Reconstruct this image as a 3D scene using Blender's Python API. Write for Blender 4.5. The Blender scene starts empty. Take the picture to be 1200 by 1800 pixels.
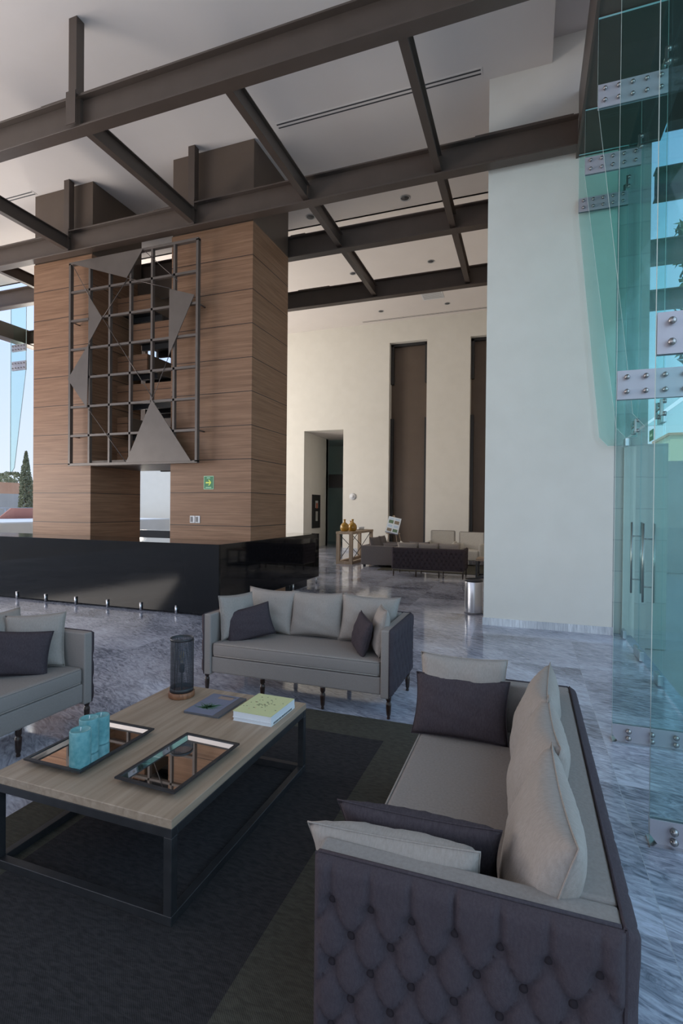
import bpy, bmesh, math, random
from mathutils import Vector, Matrix, Euler
random.seed(7)
PI = math.pi
SC = bpy.context.scene
COL = SC.collection
# ------------------------------------------------------------------ camera
CAMH = 1.65; F = 905.0; YAW, PIT, ROL = 0.3475, 0.0076, 0.0095
def mm(A, B): return [[sum(A[i][k]*B[k][j] for k in range(3)) for j in range(3)] for i in range(3)]
def cam_rows():
    cy, sy = math.cos(YAW), math.sin(YAW); cp, sp = math.cos(PIT), math.sin(PIT); cr, sr = math.cos(ROL), math.sin(ROL)
    return mm([[cr, -sr, 0], [sr, cr, 0], [0, 0, 1]], mm([[1, 0, 0], [0, cp, -sp], [0, sp, cp]], [[cy, 0, sy], [0, 1, 0], [-sy, 0, cy]]))
R = cam_rows()
def w(v): return Vector((v[0], v[2], -v[1]))
right, up, back = w(R[0]), -w(R[1]), -w(R[2])
cd = bpy.data.cameras.new('camera'); cam = bpy.data.objects.new('camera', cd); COL.objects.link(cam)
M = Matrix((right, up, back)).transposed().to_4x4(); M.translation = (0, 0, CAMH)
cam.matrix_world = M
cd.sensor_fit = 'VERTICAL'; cd.sensor_height = 36; cd.lens = F/1800*36; cd.clip_start = .05; cd.clip_end = 500
SC.camera = cam
# ------------------------------------------------------------------ world, sun, exposure
W = bpy.data.worlds.new('sky'); SC.world = W; W.use_nodes = True
nt = W.node_tree; nt.nodes.clear()
o = nt.nodes.new('ShaderNodeOutputWorld'); bg = nt.nodes.new('ShaderNodeBackground')
tc = nt.nodes.new('ShaderNodeTexCoord'); sx = nt.nodes.new('ShaderNodeSeparateXYZ'); cr = nt.nodes.new('ShaderNodeValToRGB')
nt.links.new(tc.outputs['Generated'], sx.inputs[0]); nt.links.new(sx.outputs['Z'], cr.inputs[0])
nt.links.new(cr.outputs[0], bg.inputs[0]); nt.links.new(bg.outputs[0], o.inputs[0])
e = cr.color_ramp.elements
e[0].position = 0.0; e[0].color = (.72, .76, .82, 1)
e[1].position = .9; e[1].color = (.20, .38, .78, 1)
x = e.new(.25); x.color = (.56, .68, .92, 1)
bg.inputs[1].default_value = 1.75
sd = bpy.data.lights.new('sun', 'SUN'); sd.energy = 3.2; sd.angle = .01; sd.color = (1, .93, .82)
sun = bpy.data.objects.new('sun', sd); COL.objects.link(sun)
sun.rotation_euler = Vector((.40, .46, -.80)).to_track_quat('-Z', 'Y').to_euler()
def area(name, loc, direction, sx_, sy_, power, color):
    l = bpy.data.lights.new(name, 'AREA'); l.shape = 'RECTANGLE'; l.size = sx_; l.size_y = sy_; l.energy = power; l.color = color
    ob = bpy.data.objects.new(name, l); COL.objects.link(ob); ob.location = loc
    ob.rotation_euler = Vector(direction).to_track_quat('-Z', 'Y').to_euler(); return ob
area('daylight_left', (-13.4, 2.0, 2.0), (1, .15, .95), 9, 3, 1050, (1.0, .91, .83))
area('daylight_far', (-13.7, 13.2, 3.6), (1, .25, .55), 3.0, 5.5, 1000, (1.0, .90, .77))
area('daylight_right', (3.4, .2, 4.0), (-1, .12, -.30), 8, 6, 360, (.66, .80, 1.0))
area('daylight_back', (-6, -8.5, 3.0), (0.05, 1, .35), 14, 5, 170, (1.0, .92, .86))
SC.view_settings.view_transform = 'Standard'; SC.view_settings.look = 'None'; SC.view_settings.gamma = 1
SC.cycles.transparent_max_bounces = 40
SC.view_settings.use_curve_mapping = False; SC.view_settings.exposure = -0.35

# ------------------------------------------------------------------ materials
MATS = {}
def nodes(m): return m.node_tree.nodes, m.node_tree.links
def base(name, col, rough=.6, metal=0., spec=.5, **k):
    m = bpy.data.materials.new(name); m.use_nodes = True; n, l = nodes(m); b = n['Principled BSDF']
    b.inputs['Base Color'].default_value = (*col, 1); b.inputs['Roughness'].default_value = rough
    b.inputs['Metallic'].default_value = metal; b.inputs['Specular IOR Level'].default_value = spec
    for kk, v in k.items(): b.inputs[kk].default_value = v
    MATS[name] = m; return m
def nd(m, typ, **k):
    x = m.node_tree.nodes.new(typ)
    for kk, v in k.items():
        if hasattr(x, kk): setattr(x, kk, v)
        else: x.inputs[kk].default_value = v
    return x
def lk(m, a, b): m.node_tree.links.new(a, b)
def mapping(m, scale=(1, 1, 1), rot=(0, 0, 0), src='Object'):
    t = nd(m, 'ShaderNodeTexCoord'); mp = nd(m, 'ShaderNodeMapping'); mp.inputs['Scale'].default_value = scale; mp.inputs['Rotation'].default_value = rot
    lk(m, t.outputs[src], mp.inputs[0]); return mp.outputs[0]
def ramp(m, fac, stops):
    r = nd(m, 'ShaderNodeValToRGB'); el = r.color_ramp.elements
    el[0].position, el[0].color = stops[0][0], (*stops[0][1], 1); el[1].position, el[1].color = stops[-1][0], (*stops[-1][1], 1)
    for p, c in stops[1:-1]:
        q = el.new(p); q.color = (*c, 1)
    lk(m, fac, r.inputs[0]); return r.outputs[0]
def noisy(name, c1, c2, scale=(8, 8, 8), rough=.6, bump=0., detail=4, metal=0., spec=.5, bscale=None, dist=0.):
    m = base(name, c1, rough, metal, spec); b = m.node_tree.nodes['Principled BSDF']
    n = nd(m, 'ShaderNodeTexNoise', Scale=1.0, Detail=detail, Distortion=dist); lk(m, mapping(m, scale), n.inputs['Vector'])
    lk(m, ramp(m, n.outputs[0], [(.3, c1), (.7, c2)]), b.inputs['Base Color'])
    if bump:
        src = n.outputs[0]
        if bscale:
            n2 = nd(m, 'ShaderNodeTexNoise', Scale=1.0, Detail=2.0); lk(m, mapping(m, bscale), n2.inputs['Vector']); src = n2.outputs[0]
        bp = nd(m, 'ShaderNodeBump', Strength=bump, Distance=.004); lk(m, src, bp.inputs['Height']); lk(m, bp.outputs[0], b.inputs['Normal'])
    return m
noisy('plaster', (.66, .635, .58), (.69, .665, .61), (3, 3, 3), .75, .15, bscale=(60, 60, 60), spec=.2)
noisy('plaster_ceiling', (.68, .63, .60), (.70, .65, .62), (2, 2, 2), .8, spec=.2)
noisy('bronze_paint', (.066, .048, .038), (.076, .055, .044), (4, 4, 4), .42)
noisy('bronze_panel', (.088, .062, .046), (.098, .070, .052), (3, 3, 3), .5)
noisy('dark_steel', (.016, .016, .018), (.026, .026, .028), (20, 20, 20), .45)
noisy('art_steel', (.095, .078, .068), (.112, .092, .080), (5, 5, 5), .42, metal=.2)
noisy('greige_fabric', (.252, .222, .205), (.292, .260, .240), (90, 90, 500), .95, .25, bscale=(350, 350, 350), spec=.1)
noisy('linen_fabric', (.285, .252, .228), (.335, .298, .270), (200, 60, 60), .95, .3, bscale=(300, 300, 300), spec=.1)
noisy('plum_fabric', (.054, .043, .050), (.068, .055, .062), (190, 190, 90), .95, .35, bscale=(260, 260, 260), spec=.1)
noisy('plum_linen', (.050, .040, .046), (.070, .057, .064), (200, 60, 60), .95, .3, bscale=(300, 300, 300), spec=.1)
noisy('grey_fabric', (.15, .132, .13), (.18, .16, .158), (60, 60, 60), .95, .2, spec=.1)
noisy('white_fabric', (.50, .47, .42), (.56, .53, .48), (60, 60, 60), .95, .2, spec=.1)
noisy('turned_wood', (.018, .010, .008), (.040, .020, .014), (10, 10, 40), .28)
noisy('oak', (.27, .195, .135), (.39, .295, .215), (34, 1.6, 34), .5, .2, dist=.7, detail=7)
noisy('console_oak', (.30, .22, .15), (.42, .32, .23), (20, 20, 2), .6)
noisy('lamp_wood', (.14, .055, .025), (.30, .13, .06), (8, 60, 8), .5, dist=1.5)
base('steel', (.55, .55, .57), .28, .95); base('chrome', (.62, .62, .63), .18, 1.0)
base('bolt_steel', (.34, .32, .31), .28, .9)
base('plate_steel', (.44, .42, .46), .42, .35)
base('plum_button_shaded', (.034, .027, .031), .95, 0, .1)  # darker than the tufted panel: shade of the button recess put into the colour
base('mirror', (.80, .80, .80), .02, 1.0)
base('wire', (.12, .10, .09), .4, .6)
base('vent_dark', (.05, .05, .055), .6); base('lamp_trim', (.38, .38, .38), .4)
base('white_plastic', (.62, .63, .65), .4); base('grey_plastic', (.12, .12, .13), .4)
base('sign_green', (.01, .17, .06), .4); base('sign_yellow', (.72, .80, .12), .5); base('sign_pale', (.40, .66, .44), .5)
base('paper', (.72, .74, .76), .8); base('cover_yellow', (.58, .60, .32), .5); base('ink', (.03, .04, .03), .7)
base('cover_blue', (.16, .18, .25), .35); base('leaf_green', (.03, .12, .04), .6); base('tan', (.28, .20, .16), .7)
base('cover_grey', (.10, .10, .11), .4)
base('black_gloss', (.006, .006, .007), .05, 0, .2)
base('black_stone', (.010, .010, .011), .08, 0, .5)
base('bulb_filament', (.5, .35, .1), .4); base('art_dark', (.02, .02, .02), .5); base('art_grey', (.4, .4, .38), .6); base('art_red', (.35, .10, .05), .6)
base('board_white', (.66, .72, .78), .5); base('photo_green', (.12, .20, .12), .6); base('photo_brown', (.22, .18, .13), .6); base('photo_blue', (.35, .52, .72), .6)
noisy('foliage', (.05, .085, .03), (.12, .17, .06), (3, 3, 3), .8)
noisy('foliage_hazed', (.17, .18, .10), (.30, .31, .19), (3, 3, 3), .8)  # leaf colour paled, the haze over the distant trees is put into it
noisy('bark', (.10, .08, .06), (.16, .13, .1), (6, 6, 2), .9)
noisy('terracotta_wall', (.62, .33, .20), (.72, .42, .27), (1, 1, 1), .9)
noisy('concrete', (.55, .52, .48), (.66, .62, .57), (.8, .8, .8), .85)
noisy('paving', (.55, .50, .44), (.62, .57, .50), (.5, .5, .5), .85)
base('red_deck', (.55, .24, .18), .7); base('cream_paint', (.75, .66, .45), .8); base('window_dark', (.06, .08, .09), .2)
# candle wax
m = noisy('wax', (.07, .25, .27), (.17, .37, .385), (40, 40, 40), .45, .3); m.node_tree.nodes['Principled BSDF'].inputs['Subsurface Weight'].default_value = .25
m.node_tree.nodes['Principled BSDF'].inputs['Subsurface Radius'].default_value = (.01, .02, .02)
m = base('amber', (.62, .36, .05), .06, 0, .6); m.node_tree.nodes['Principled BSDF'].inputs['Transmission Weight'].default_value = .45
# wood cladding with joint lines every 0.57 m
def cladding():
    m = base('wood_cladding', (.2, .1, .06), .5, 0, .35); b = m.node_tree.nodes['Principled BSDF']
    t = nd(m, 'ShaderNodeTexCoord'); s = nd(m, 'ShaderNodeSeparateXYZ'); lk(m, t.outputs['Object'], s.inputs[0])
    a = nd(m, 'ShaderNodeMath', operation='SUBTRACT'); lk(m, s.outputs['Z'], a.inputs[0]); a.inputs[1].default_value = 1.322-.5644
    d = nd(m, 'ShaderNodeMath', operation='DIVIDE'); lk(m, a.outputs[0], d.inputs[0]); d.inputs[1].default_value = .5644
    fr = nd(m, 'ShaderNodeMath', operation='FRACT'); lk(m, d.outputs[0], fr.inputs[0])
    fl = nd(m, 'ShaderNodeMath', operation='FLOOR'); lk(m, d.outputs[0], fl.inputs[0])
    ln = nd(m, 'ShaderNodeMath', operation='LESS_THAN'); lk(m, fr.outputs[0], ln.inputs[0]); ln.inputs[1].default_value = .022
    wn = nd(m, 'ShaderNodeTexWhiteNoise', noise_dimensions='1D'); lk(m, fl.outputs[0], wn.inputs['W'])
    mp = nd(m, 'ShaderNodeMapping'); mp.inputs['Scale'].default_value = (.7, .7, 24); lk(m, t.outputs['Object'], mp.inputs[0])
    off = nd(m, 'ShaderNodeVectorMath', operation='SCALE'); lk(m, wn.outputs['Color'], off.inputs[0]); off.inputs['Scale'].default_value = 30
    ad = nd(m, 'ShaderNodeVectorMath', operation='ADD'); lk(m, mp.outputs[0], ad.inputs[0]); lk(m, off.outputs[0], ad.inputs[1])
    n = nd(m, 'ShaderNodeTexNoise', Scale=1.5, Detail=6.0, Distortion=.35); lk(m, ad.outputs[0], n.inputs['Vector'])
    n.inputs['Roughness'].default_value = .62
    c = ramp(m, n.outputs[0], [(.28, (.155, .078, .042)), (.5, (.225, .122, .070)), (.75, (.31, .178, .108))])
    mx = nd(m, 'ShaderNodeMix', data_type='RGBA'); lk(m, ln.outputs[0], mx.inputs[0]); lk(m, c, mx.inputs[6]); mx.inputs[7].default_value = (.02, .012, .01, 1)
    lk(m, mx.outputs[2], b.inputs['Base Color'])
cladding()
# marble floor
def marble(name, tile=(1.2, 1.2), dark=(.115, .12, .145), light=(.42, .43, .47), grout=True, rough=.13, sc=1.0):
    m = base(name, light, rough, 0, .45); b = m.node_tree.nodes['Principled BSDF']
    t = nd(m, 'ShaderNodeTexCoord')
    mp0 = nd(m, 'ShaderNodeMapping'); lk(m, t.outputs['Object'], mp0.inputs[0]); mp0.inputs['Location'].default_value = (.56, .1, 0)
    mp0.inputs['Scale'].default_value = (1/tile[0], 1/tile[1], 1)
    fl = nd(m, 'ShaderNodeVectorMath', operation='FLOOR'); lk(m, mp0.outputs[0], fl.inputs[0])
    fr = nd(m, 'ShaderNodeVectorMath', operation='FRACTION'); lk(m, mp0.outputs[0], fr.inputs[0])
    wn = nd(m, 'ShaderNodeTexWhiteNoise', noise_dimensions='3D'); lk(m, fl.outputs[0], wn.inputs['Vector'])
    off = nd(m, 'ShaderNodeVectorMath', operation='SCALE'); lk(m, wn.outputs['Color'], off.inputs[0]); off.inputs['Scale'].default_value = 9
    ad = nd(m, 'ShaderNodeVectorMath', operation='ADD'); lk(m, t.outputs['Object'], ad.inputs[0]); lk(m, off.outputs[0], ad.inputs[1])
    # a gentle per-tile turn of the vein direction
    ang = nd(m, 'ShaderNodeMath', operation='MULTIPLY_ADD'); lk(m, wn.outputs['Value'], ang.inputs[0]); ang.inputs[1].default_value = .45; ang.inputs[2].default_value = .18
    vr = nd(m, 'ShaderNodeVectorRotate', rotation_type='Z_AXIS'); lk(m, ad.outputs[0], vr.inputs['Vector']); lk(m, ang.outputs[0], vr.inputs['Angle'])
    mp = nd(m, 'ShaderNodeMapping'); mp.inputs['Scale'].default_value = (3.0*sc, 11*sc, 1); lk(m, vr.outputs[0], mp.inputs[0])
    n = nd(m, 'ShaderNodeTexNoise', Scale=1.5, Detail=10.0, Distortion=2.3); n.inputs['Roughness'].default_value = .66; lk(m, mp.outputs[0], n.inputs['Vector'])
    n2 = nd(m, 'ShaderNodeTexNoise', Scale=.8, Detail=4.0, Distortion=.8); lk(m, ad.outputs[0], n2.inputs['Vector'])
    mixn = nd(m, 'ShaderNodeMath', operation='MULTIPLY_ADD'); lk(m, n2.outputs[0], mixn.inputs[0]); mixn.inputs[1].default_value = .45
    sb = nd(m, 'ShaderNodeMath', operation='MULTIPLY'); lk(m, n.outputs[0], sb.inputs[0]); sb.inputs[1].default_value = .62; lk(m, sb.outputs[0], mixn.inputs[2])
    mid = tuple((a+c)/2 for a, c in zip(dark, light))
    c = ramp(m, mixn.outputs[0], [(.42, dark), (.50, mid), (.58, light), (.68, tuple(min(1, v*1.35) for v in light))])
    if grout:
        s = nd(m, 'ShaderNodeSeparateXYZ'); lk(m, fr.outputs[0], s.inputs[0])
        outs = []
        for ax, tl in (('X', tile[0]), ('Y', tile[1])):
            l1 = nd(m, 'ShaderNodeMath', operation='LESS_THAN'); lk(m, s.outputs[ax], l1.inputs[0]); l1.inputs[1].default_value = .003/tl
            outs.append(l1.outputs[0])
        mxm = nd(m, 'ShaderNodeMath', operation='MAXIMUM'); lk(m, outs[0], mxm.inputs[0]); lk(m, outs[1], mxm.inputs[1])
        mx = nd(m, 'ShaderNodeMix', data_type='RGBA'); lk(m, mxm.outputs[0], mx.inputs[0]); lk(m, c, mx.inputs[6]); mx.inputs[7].default_value = (.36, .37, .40, 1); c = mx.outputs[2]
    lk(m, c, b.inputs['Base Color'])
    ad2 = nd(m, 'ShaderNodeMath', operation='MULTIPLY_ADD'); lk(m, n2.outputs[0], ad2.inputs[0]); ad2.inputs[1].default_value = .08; ad2.inputs[2].default_value = rough-.04
    lk(m, ad2.outputs[0], b.inputs['Roughness'])
marble('marble', dark=(.12, .13, .17), light=(.41, .43, .51), rough=.10); marble('marble_base', dark=(.36, .38, .42), light=(.62, .64, .67), grout=False, rough=.25, sc=3)
# rug
def rug_mat(name, c1, c2):
    m = base(name, c1, .97, 0, .05); b = m.node_tree.nodes['Principled BSDF']
    n = nd(m, 'ShaderNodeTexNoise', Scale=1.0, Detail=6.0, Distortion=.5); lk(m, mapping(m, (22, 70, 4)), n.inputs['Vector'])
    wv = nd(m, 'ShaderNodeTexWave', Scale=1.0); wv.bands_direction = 'DIAGONAL'; wv.inputs['Distortion'].default_value = 1.5; lk(m, mapping(m, (70, 70, 70)), wv.inputs['Vector'])
    a = nd(m, 'ShaderNodeMath', operation='MULTIPLY_ADD'); lk(m, wv.outputs['Fac'], a.inputs[0]); a.inputs[1].default_value = .18; lk(m, n.outputs[0], a.inputs[2])
    lk(m, ramp(m, a.outputs[0], [(.40, c1), (.78, c2)]), b.inputs['Base Color'])
    bp = nd(m, 'ShaderNodeBump', Strength=.5, Distance=.004); lk(m, a.outputs[0], bp.inputs['Height']); lk(m, bp.outputs[0], b.inputs['Normal'])
rug_mat('rug_dark', (.027, .0255, .027), (.046, .0435, .045)); rug_mat('rug_green', (.052, .050, .041), (.080, .077, .064))
# glass (thin sheets: tinted see-through plus mirror gloss by angle)
def glass(name, tint, refl=.9, edge=None):
    m = bpy.data.materials.new(name); m.use_nodes = True; n = m.node_tree.nodes; n.clear(); MATS[name] = m
    o_ = nd(m, 'ShaderNodeOutputMaterial'); t = nd(m, 'ShaderNodeBsdfTransparent'); t.inputs[0].default_value = (*tint, 1)
    g = nd(m, 'ShaderNodeBsdfGlossy'); g.inputs['Roughness'].default_value = .01; g.inputs[0].default_value = (refl, refl, refl, 1)
    f0 = nd(m, 'ShaderNodeLayerWeight'); f0.inputs[0].default_value = .5; pw = nd(m, 'ShaderNodeMath', operation='POWER'); lk(m, f0.outputs['Facing'], pw.inputs[0]); pw.inputs[1].default_value = 5
    f = nd(m, 'ShaderNodeMath', operation='MULTIPLY_ADD'); lk(m, pw.outputs[0], f.inputs[0]); f.inputs[1].default_value = .45; f.inputs[2].default_value = .022; mx = nd(m, 'ShaderNodeMixShader')
    lk(m, f.outputs[0], mx.inputs[0]); lk(m, t.outputs[0], mx.inputs[1]); lk(m, g.outputs[0], mx.inputs[2]); lk(m, mx.outputs[0], o_.inputs[0])
glass('fin_glass', (.84, .95, .94), .9); glass('pane_glass', (.86, .955, .97), .7); glass('clear_glass', (.94, .96, .97), .8)
base('glass_edge', (.50, .68, .70), .25, 0, .5); base('glass_edge_dark', (.05, .17, .16), .25, 0, .5)
# lamp shade wire mesh
m = bpy.data.materials.new('shade_mesh'); m.use_nodes = True; MATS['shade_mesh'] = m; n = m.node_tree.nodes; b = n['Principled BSDF']
b.inputs['Base Color'].default_value = (.025, .028, .036, 1); b.inputs['Roughness'].default_value = .5
t = nd(m, 'ShaderNodeTexCoord'); s = nd(m, 'ShaderNodeSeparateXYZ'); lk(m, t.outputs['Object'], s.inputs[0])
at = nd(m, 'ShaderNodeMath', operation='ARCTAN2'); lk(m, s.outputs['Y'], at.inputs[0]); lk(m, s.outputs['X'], at.inputs[1])
def stripes(src, k):
    a = nd(m, 'ShaderNodeMath', operation='MULTIPLY'); lk(m, src, a.inputs[0]); a.inputs[1].default_value = k
    f = nd(m, 'ShaderNodeMath', operation='FRACT'); lk(m, a.outputs[0], f.inputs[0])
    l_ = nd(m, 'ShaderNodeMath', operation='LESS_THAN'); lk(m, f.outputs[0], l_.inputs[0]); l_.inputs[1].default_value = .36; return l_.outputs[0]
mxm = nd(m, 'ShaderNodeMath', operation='MAXIMUM'); lk(m, stripes(at.outputs[0], 90/(2*PI)), mxm.inputs[0]); lk(m, stripes(s.outputs['Z'], 190), mxm.inputs[1])
lk(m, mxm.outputs[0], b.inputs['Alpha'])

# ------------------------------------------------------------------ mesh helpers
class MB:
    def __init__(s): s.bm = bmesh.new(); s.mats = []
    def mi(s, mat):
        if mat not in s.mats: s.mats.append(mat)
        return s.mats.index(mat)
    def box(s, x0, x1, y0, y1, z0, z1, mat=None, bev=0., seg=2):
        t = bmesh.new(); bmesh.ops.create_cube(t, size=1)
        for v in t.verts: v.co = Vector(((x0+x1)/2+v.co.x*(x1-x0), (y0+y1)/2+v.co.y*(y1-y0), (z0+z1)/2+v.co.z*(z1-z0)))
        if bev: bmesh.ops.bevel(t, geom=t.edges[:], offset=bev, segments=seg, profile=.5, affect='EDGES')
        return s.add(t, mat)
    def add(s, t, mat=None, smooth=False, mtx=None):
        if mtx is not None: t.transform(mtx)
        i = s.mi(mat) if mat else 0
        t.verts.index_update(); vs = [s.bm.verts.new(v.co) for v in t.verts]
        for f in t.faces:
            try: nf = s.bm.faces.new([vs[v.index] for v in f.verts])
            except ValueError: continue
            nf.material_index = i; nf.smooth = smooth or f.smooth
        t.free(); return s
    def tube(s, pts, r, mat=None, n=8, closed=False, cap=True):
        pts = [Vector(p) for p in pts]; t = bmesh.new(); rings = []
        N = len(pts); prev = None
        for i, p in enumerate(pts):
            if closed: d = pts[(i+1) % N]-pts[i-1]
            else: d = pts[min(i+1, N-1)]-pts[max(i-1, 0)]
            d.normalize()
            a = prev if prev is not None else (Vector((0, 0, 1)) if abs(d.z) < .9 else Vector((1, 0, 0)))
            u = a-d*a.dot(d)
            if u.length < 1e-6: u = d.orthogonal()
            u.normalize(); v = d.cross(u); prev = u
            rr = r[i] if isinstance(r, (list, tuple)) else r
            rings.append([t.verts.new(p+u*math.cos(2*PI*k/n)*rr+v*math.sin(2*PI*k/n)*rr) for k in range(n)])
        for i in range(N if closed else N-1):
            A, B = rings[i], rings[(i+1) % N]
            for k in range(n):
                f = t.faces.new((A[k], A[(k+1) % n], B[(k+1) % n], B[k])); f.smooth = n > 4
        if cap and not closed: t.faces.new(rings[0][::-1]); t.faces.new(rings[-1])
        return s.add(t, mat)
    def lathe(s, prof, mat=None, n=20, c=(0, 0, 0), smooth=True):
        t = bmesh.new(); rings = []
        for r, z in prof:
            if r < 1e-6: rings.append([t.verts.new((c[0], c[1], c[2]+z))])
            else: rings.append([t.verts.new((c[0]+r*math.cos(2*PI*k/n), c[1]+r*math.sin(2*PI*k/n), c[2]+z)) for k in range(n)])
        for A, B in zip(rings, rings[1:]):
            for k in range(n):
                a, b_, c_, d = A[k % len(A)], A[(k+1) % n % len(A)], B[(k+1) % n % len(B)], B[k % len(B)]
                q = []
                for v in (a, b_, c_, d):
                    if v not in q: q.append(v)
                if len(q) > 2:
                    f = t.faces.new(q); f.smooth = smooth
        return s.add(t, mat)
    def poly(s, pts, ext, mat=None):
        """flat polygon pts (3D) extruded by vector ext"""
        t = bmesh.new(); ext = Vector(ext); a = [t.verts.new(Vector(p)) for p in pts]; b_ = [t.verts.new(Vector(p)+ext) for p in pts]
        t.faces.new(a); t.faces.new(b_[::-1]); n = len(a)
        for k in range(n): t.faces.new((a[k], b_[k], b_[(k+1) % n], a[(k+1) % n]))
        bmesh.ops.recalc_face_normals(t, faces=t.faces[:]); return s.add(t, mat)
    def build(s, name, mat=None, parent=None, loc=None, rot=None, recalc=True):
        if recalc: bmesh.ops.recalc_face_normals(s.bm, faces=s.bm.faces[:])
        me = bpy.data.meshes.new(name); s.bm.to_mesh(me); s.bm.free()
        if mat: s.mats = [mat]+[q for q in s.mats if q != mat] if not s.mats else s.mats
        for q in (s.mats or [mat]): me.materials.append(MATS[q])
        ob = bpy.data.objects.new(name, me); COL.objects.link(ob)
        if parent: ob.parent = parent
        if loc is not None: ob.location = loc
        if rot is not None: ob.rotation_euler = rot
        return ob
def tag(o, label, cat, group=None, kind=None):
    o['label'] = label; o['category'] = cat
    if group: o['group'] = group
    if kind: o['kind'] = kind
    return o
def thing(name, label, cat, loc=(0, 0, 0), rz=0, group=None):
    o = bpy.data.objects.new(name, None); o.empty_display_size = .1; COL.objects.link(o); o.location = loc; o.rotation_euler = (0, 0, rz)
    return tag(o, label, cat, group)
def struct(o): o['kind'] = 'structure'; return o
def kids(o): return [c for c in bpy.data.objects if c.parent == o]
def copy_tree(o, parent=None):
    c = o.copy(); COL.objects.link(c)
    if parent: c.parent = parent
    for ch in kids(o): copy_tree(ch, c)
    return c

# ================================================================== STRUCTURE
ZC = 7.77; ZB = 8.66; YW = 18.8; XL = -14.0; XR = 1.18
b = MB(); b.box(-14.6, 1.3, -9, 19.2, -.2, 0); struct(b.build('floor', 'marble'))
b = MB(); b.box(-60, 60, -60, 90, -.5, -.21); g = b.build('ground', 'paving'); struct(g)
b = MB(); b.box(-14.4, .24, -9, 10.35, ZC, ZC+.35); struct(b.build('ceiling', 'plaster_ceiling'))
b = MB(); b.box(-14.4, 1.5, -9, 10.4, 8.1, 8.3); struct(b.build('ceiling_upper', 'plaster_ceiling'))
b = MB(); b.box(-14.4, 1.5, 10.35, 19.2, ZB, ZB+.3); b.box(-14.4, .24, 10.30, 10.36, ZC, ZB+.3); struct(b.build('ceiling_back', 'plaster_ceiling'))
# pillar wall on the right
b = MB(); b.box(-.585, 1.06, 7.63, 8.5, 0, 8.1); struct(b.build('wall_right', 'plaster'))
b = MB(); b.box(-.597, 1.072, 7.615, 8.51, 0, .105); struct(b.build('baseboard_right', 'marble_base'))
# side wall behind the pillar (closes the hall on the right)
b = MB(); b.box(.6, 1.0, 8.5, 18.8, 0, ZB); struct(b.build('wall_side', 'plaster'))
# far wall with passage and two tall slots
def wall_with_holes(name, x0, x1, y0, y1, z0, z1, holes, mat):
    b = MB(); xs = sorted({x0, x1} | {h[0] for h in holes} | {h[1] for h in holes})
    for a, c in zip(xs, xs[1:]):
        hs = [h for h in holes if h[0] <= a+1e-6 and h[1] >= c-1e-6]
        if not hs: b.box(a, c, y0, y1, z0, z1)
        else:
            h = hs[0]
            if h[2] > z0: b.box(a, c, y0, y1, z0, h[2])
            if h[3] < z1: b.box(a, c, y0, y1, h[3], z1)
    return struct(b.build(name, mat))
D0, D1, DT = -8.42, -6.76, 4.70
S = [(-4.95, -3.54, 7.86), (-1.99, -.30, 7.80)]
wall_with_holes('wall_far', -14.4, .6, YW, YW+.45, 0, ZB, [(D0, D1, 0, DT), (S[0][0], S[0][1], 0, S[0][2]), (S[1][0], S[1][1], 0, S[1][2])], 'plaster')
b = MB()
for a, c in ((-14.4, D0), (D1, S[0][0]), (S[0][1], S[1][0]), (S[1][1], .6)): b.box(a, c, YW-.012, YW, 0, .11)
struct(b.build('baseboard_far', 'marble_base'))
for k, s_ in enumerate(S):
    r = MB(); r.box(s_[0], s_[1], YW+.35, YW+.45, 0, s_[2]); o = struct(r.build('window_%d' % (k+1), 'bronze_panel'))
    r = MB()
    for x0 in (s_[0], s_[1]-.11): 
        r.box(x0, x0+.11, YW+.22, YW+.36, 5.85+.5, s_[2]-.03); r.box(x0, x0+.11, YW+.22, YW+.36, 0, 5.05)
    r.box(s_[0], s_[1], YW+.22, YW+.36, s_[2]-.1, s_[2])
    r.build('window_frame', 'dark_steel', o)
# passage behind the far opening
b = MB(); b.box(D0-.2, D0, YW+.45, YW+2.6, 0, DT+.2); b.box(D1, D1+.2, YW+.45, YW+5, 0, DT+.2); b.box(D0-2.2, D1+.2, YW+5, YW+5.2, 0, DT+.2)
b.box(D0-2.2, D0-2.0, YW+2.6, YW+5.2, 0, DT+.2); b.box(D0-2.2, D0, YW+2.4, YW+2.6, 0, DT+.2)
struct(b.build('wall_passage', 'plaster'))
b = MB(); b.box(D0-2.2, D1+.2, YW+.45, YW+5.2, DT, DT+.1); struct(b.build('ceiling_passage', 'plaster_ceiling'))
b = MB(); b.box(D0-2.2, D1+.2, YW+.4, YW+5.2, -.1, 0); struct(b.build('floor_passage', 'marble'))
r = MB(); r.box(D0+.02, D1-.02, YW+2.7, YW+2.72, .02, DT-.02); o = struct(r.build('door_1', 'pane_glass'))
r = MB(); r.box(D0+.02, D1-.02, YW+2.66, YW+2.76, 2.55, 3.15); r.build('door_header', 'dark_steel', o)
r = MB(); r.tube([(D0+.75, YW+2.62, .8), (D0+.75, YW+2.62, 1.5)], .02); r.build('door_handle', 'steel', o)
r = MB(); r.box(D0+1.25, D0+1.55, YW+2.4, YW+2.6, 0, 2.5); o = struct(r.build('trim_1', 'tan'))
# wall framed art in passage
t = thing('framed_print', 'dark framed abstract print on the left side of the far passage', 'picture', (D0+.001, YW+1.25, 1.35))
r = MB(); r.box(0, .04, -.42, .42, -.55, .85, bev=.005); r.build('frame', 'art_dark', t)
r = MB(); r.box(.04, .046, -.14, .14, .3, .6, 'art_grey'); r.box(.046, .050, -.08, .1, .28, .5, 'art_red'); r.box(.04, .046, -.1, .12, -.25, .15, 'art_grey'); r.build('print', None, t)
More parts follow.
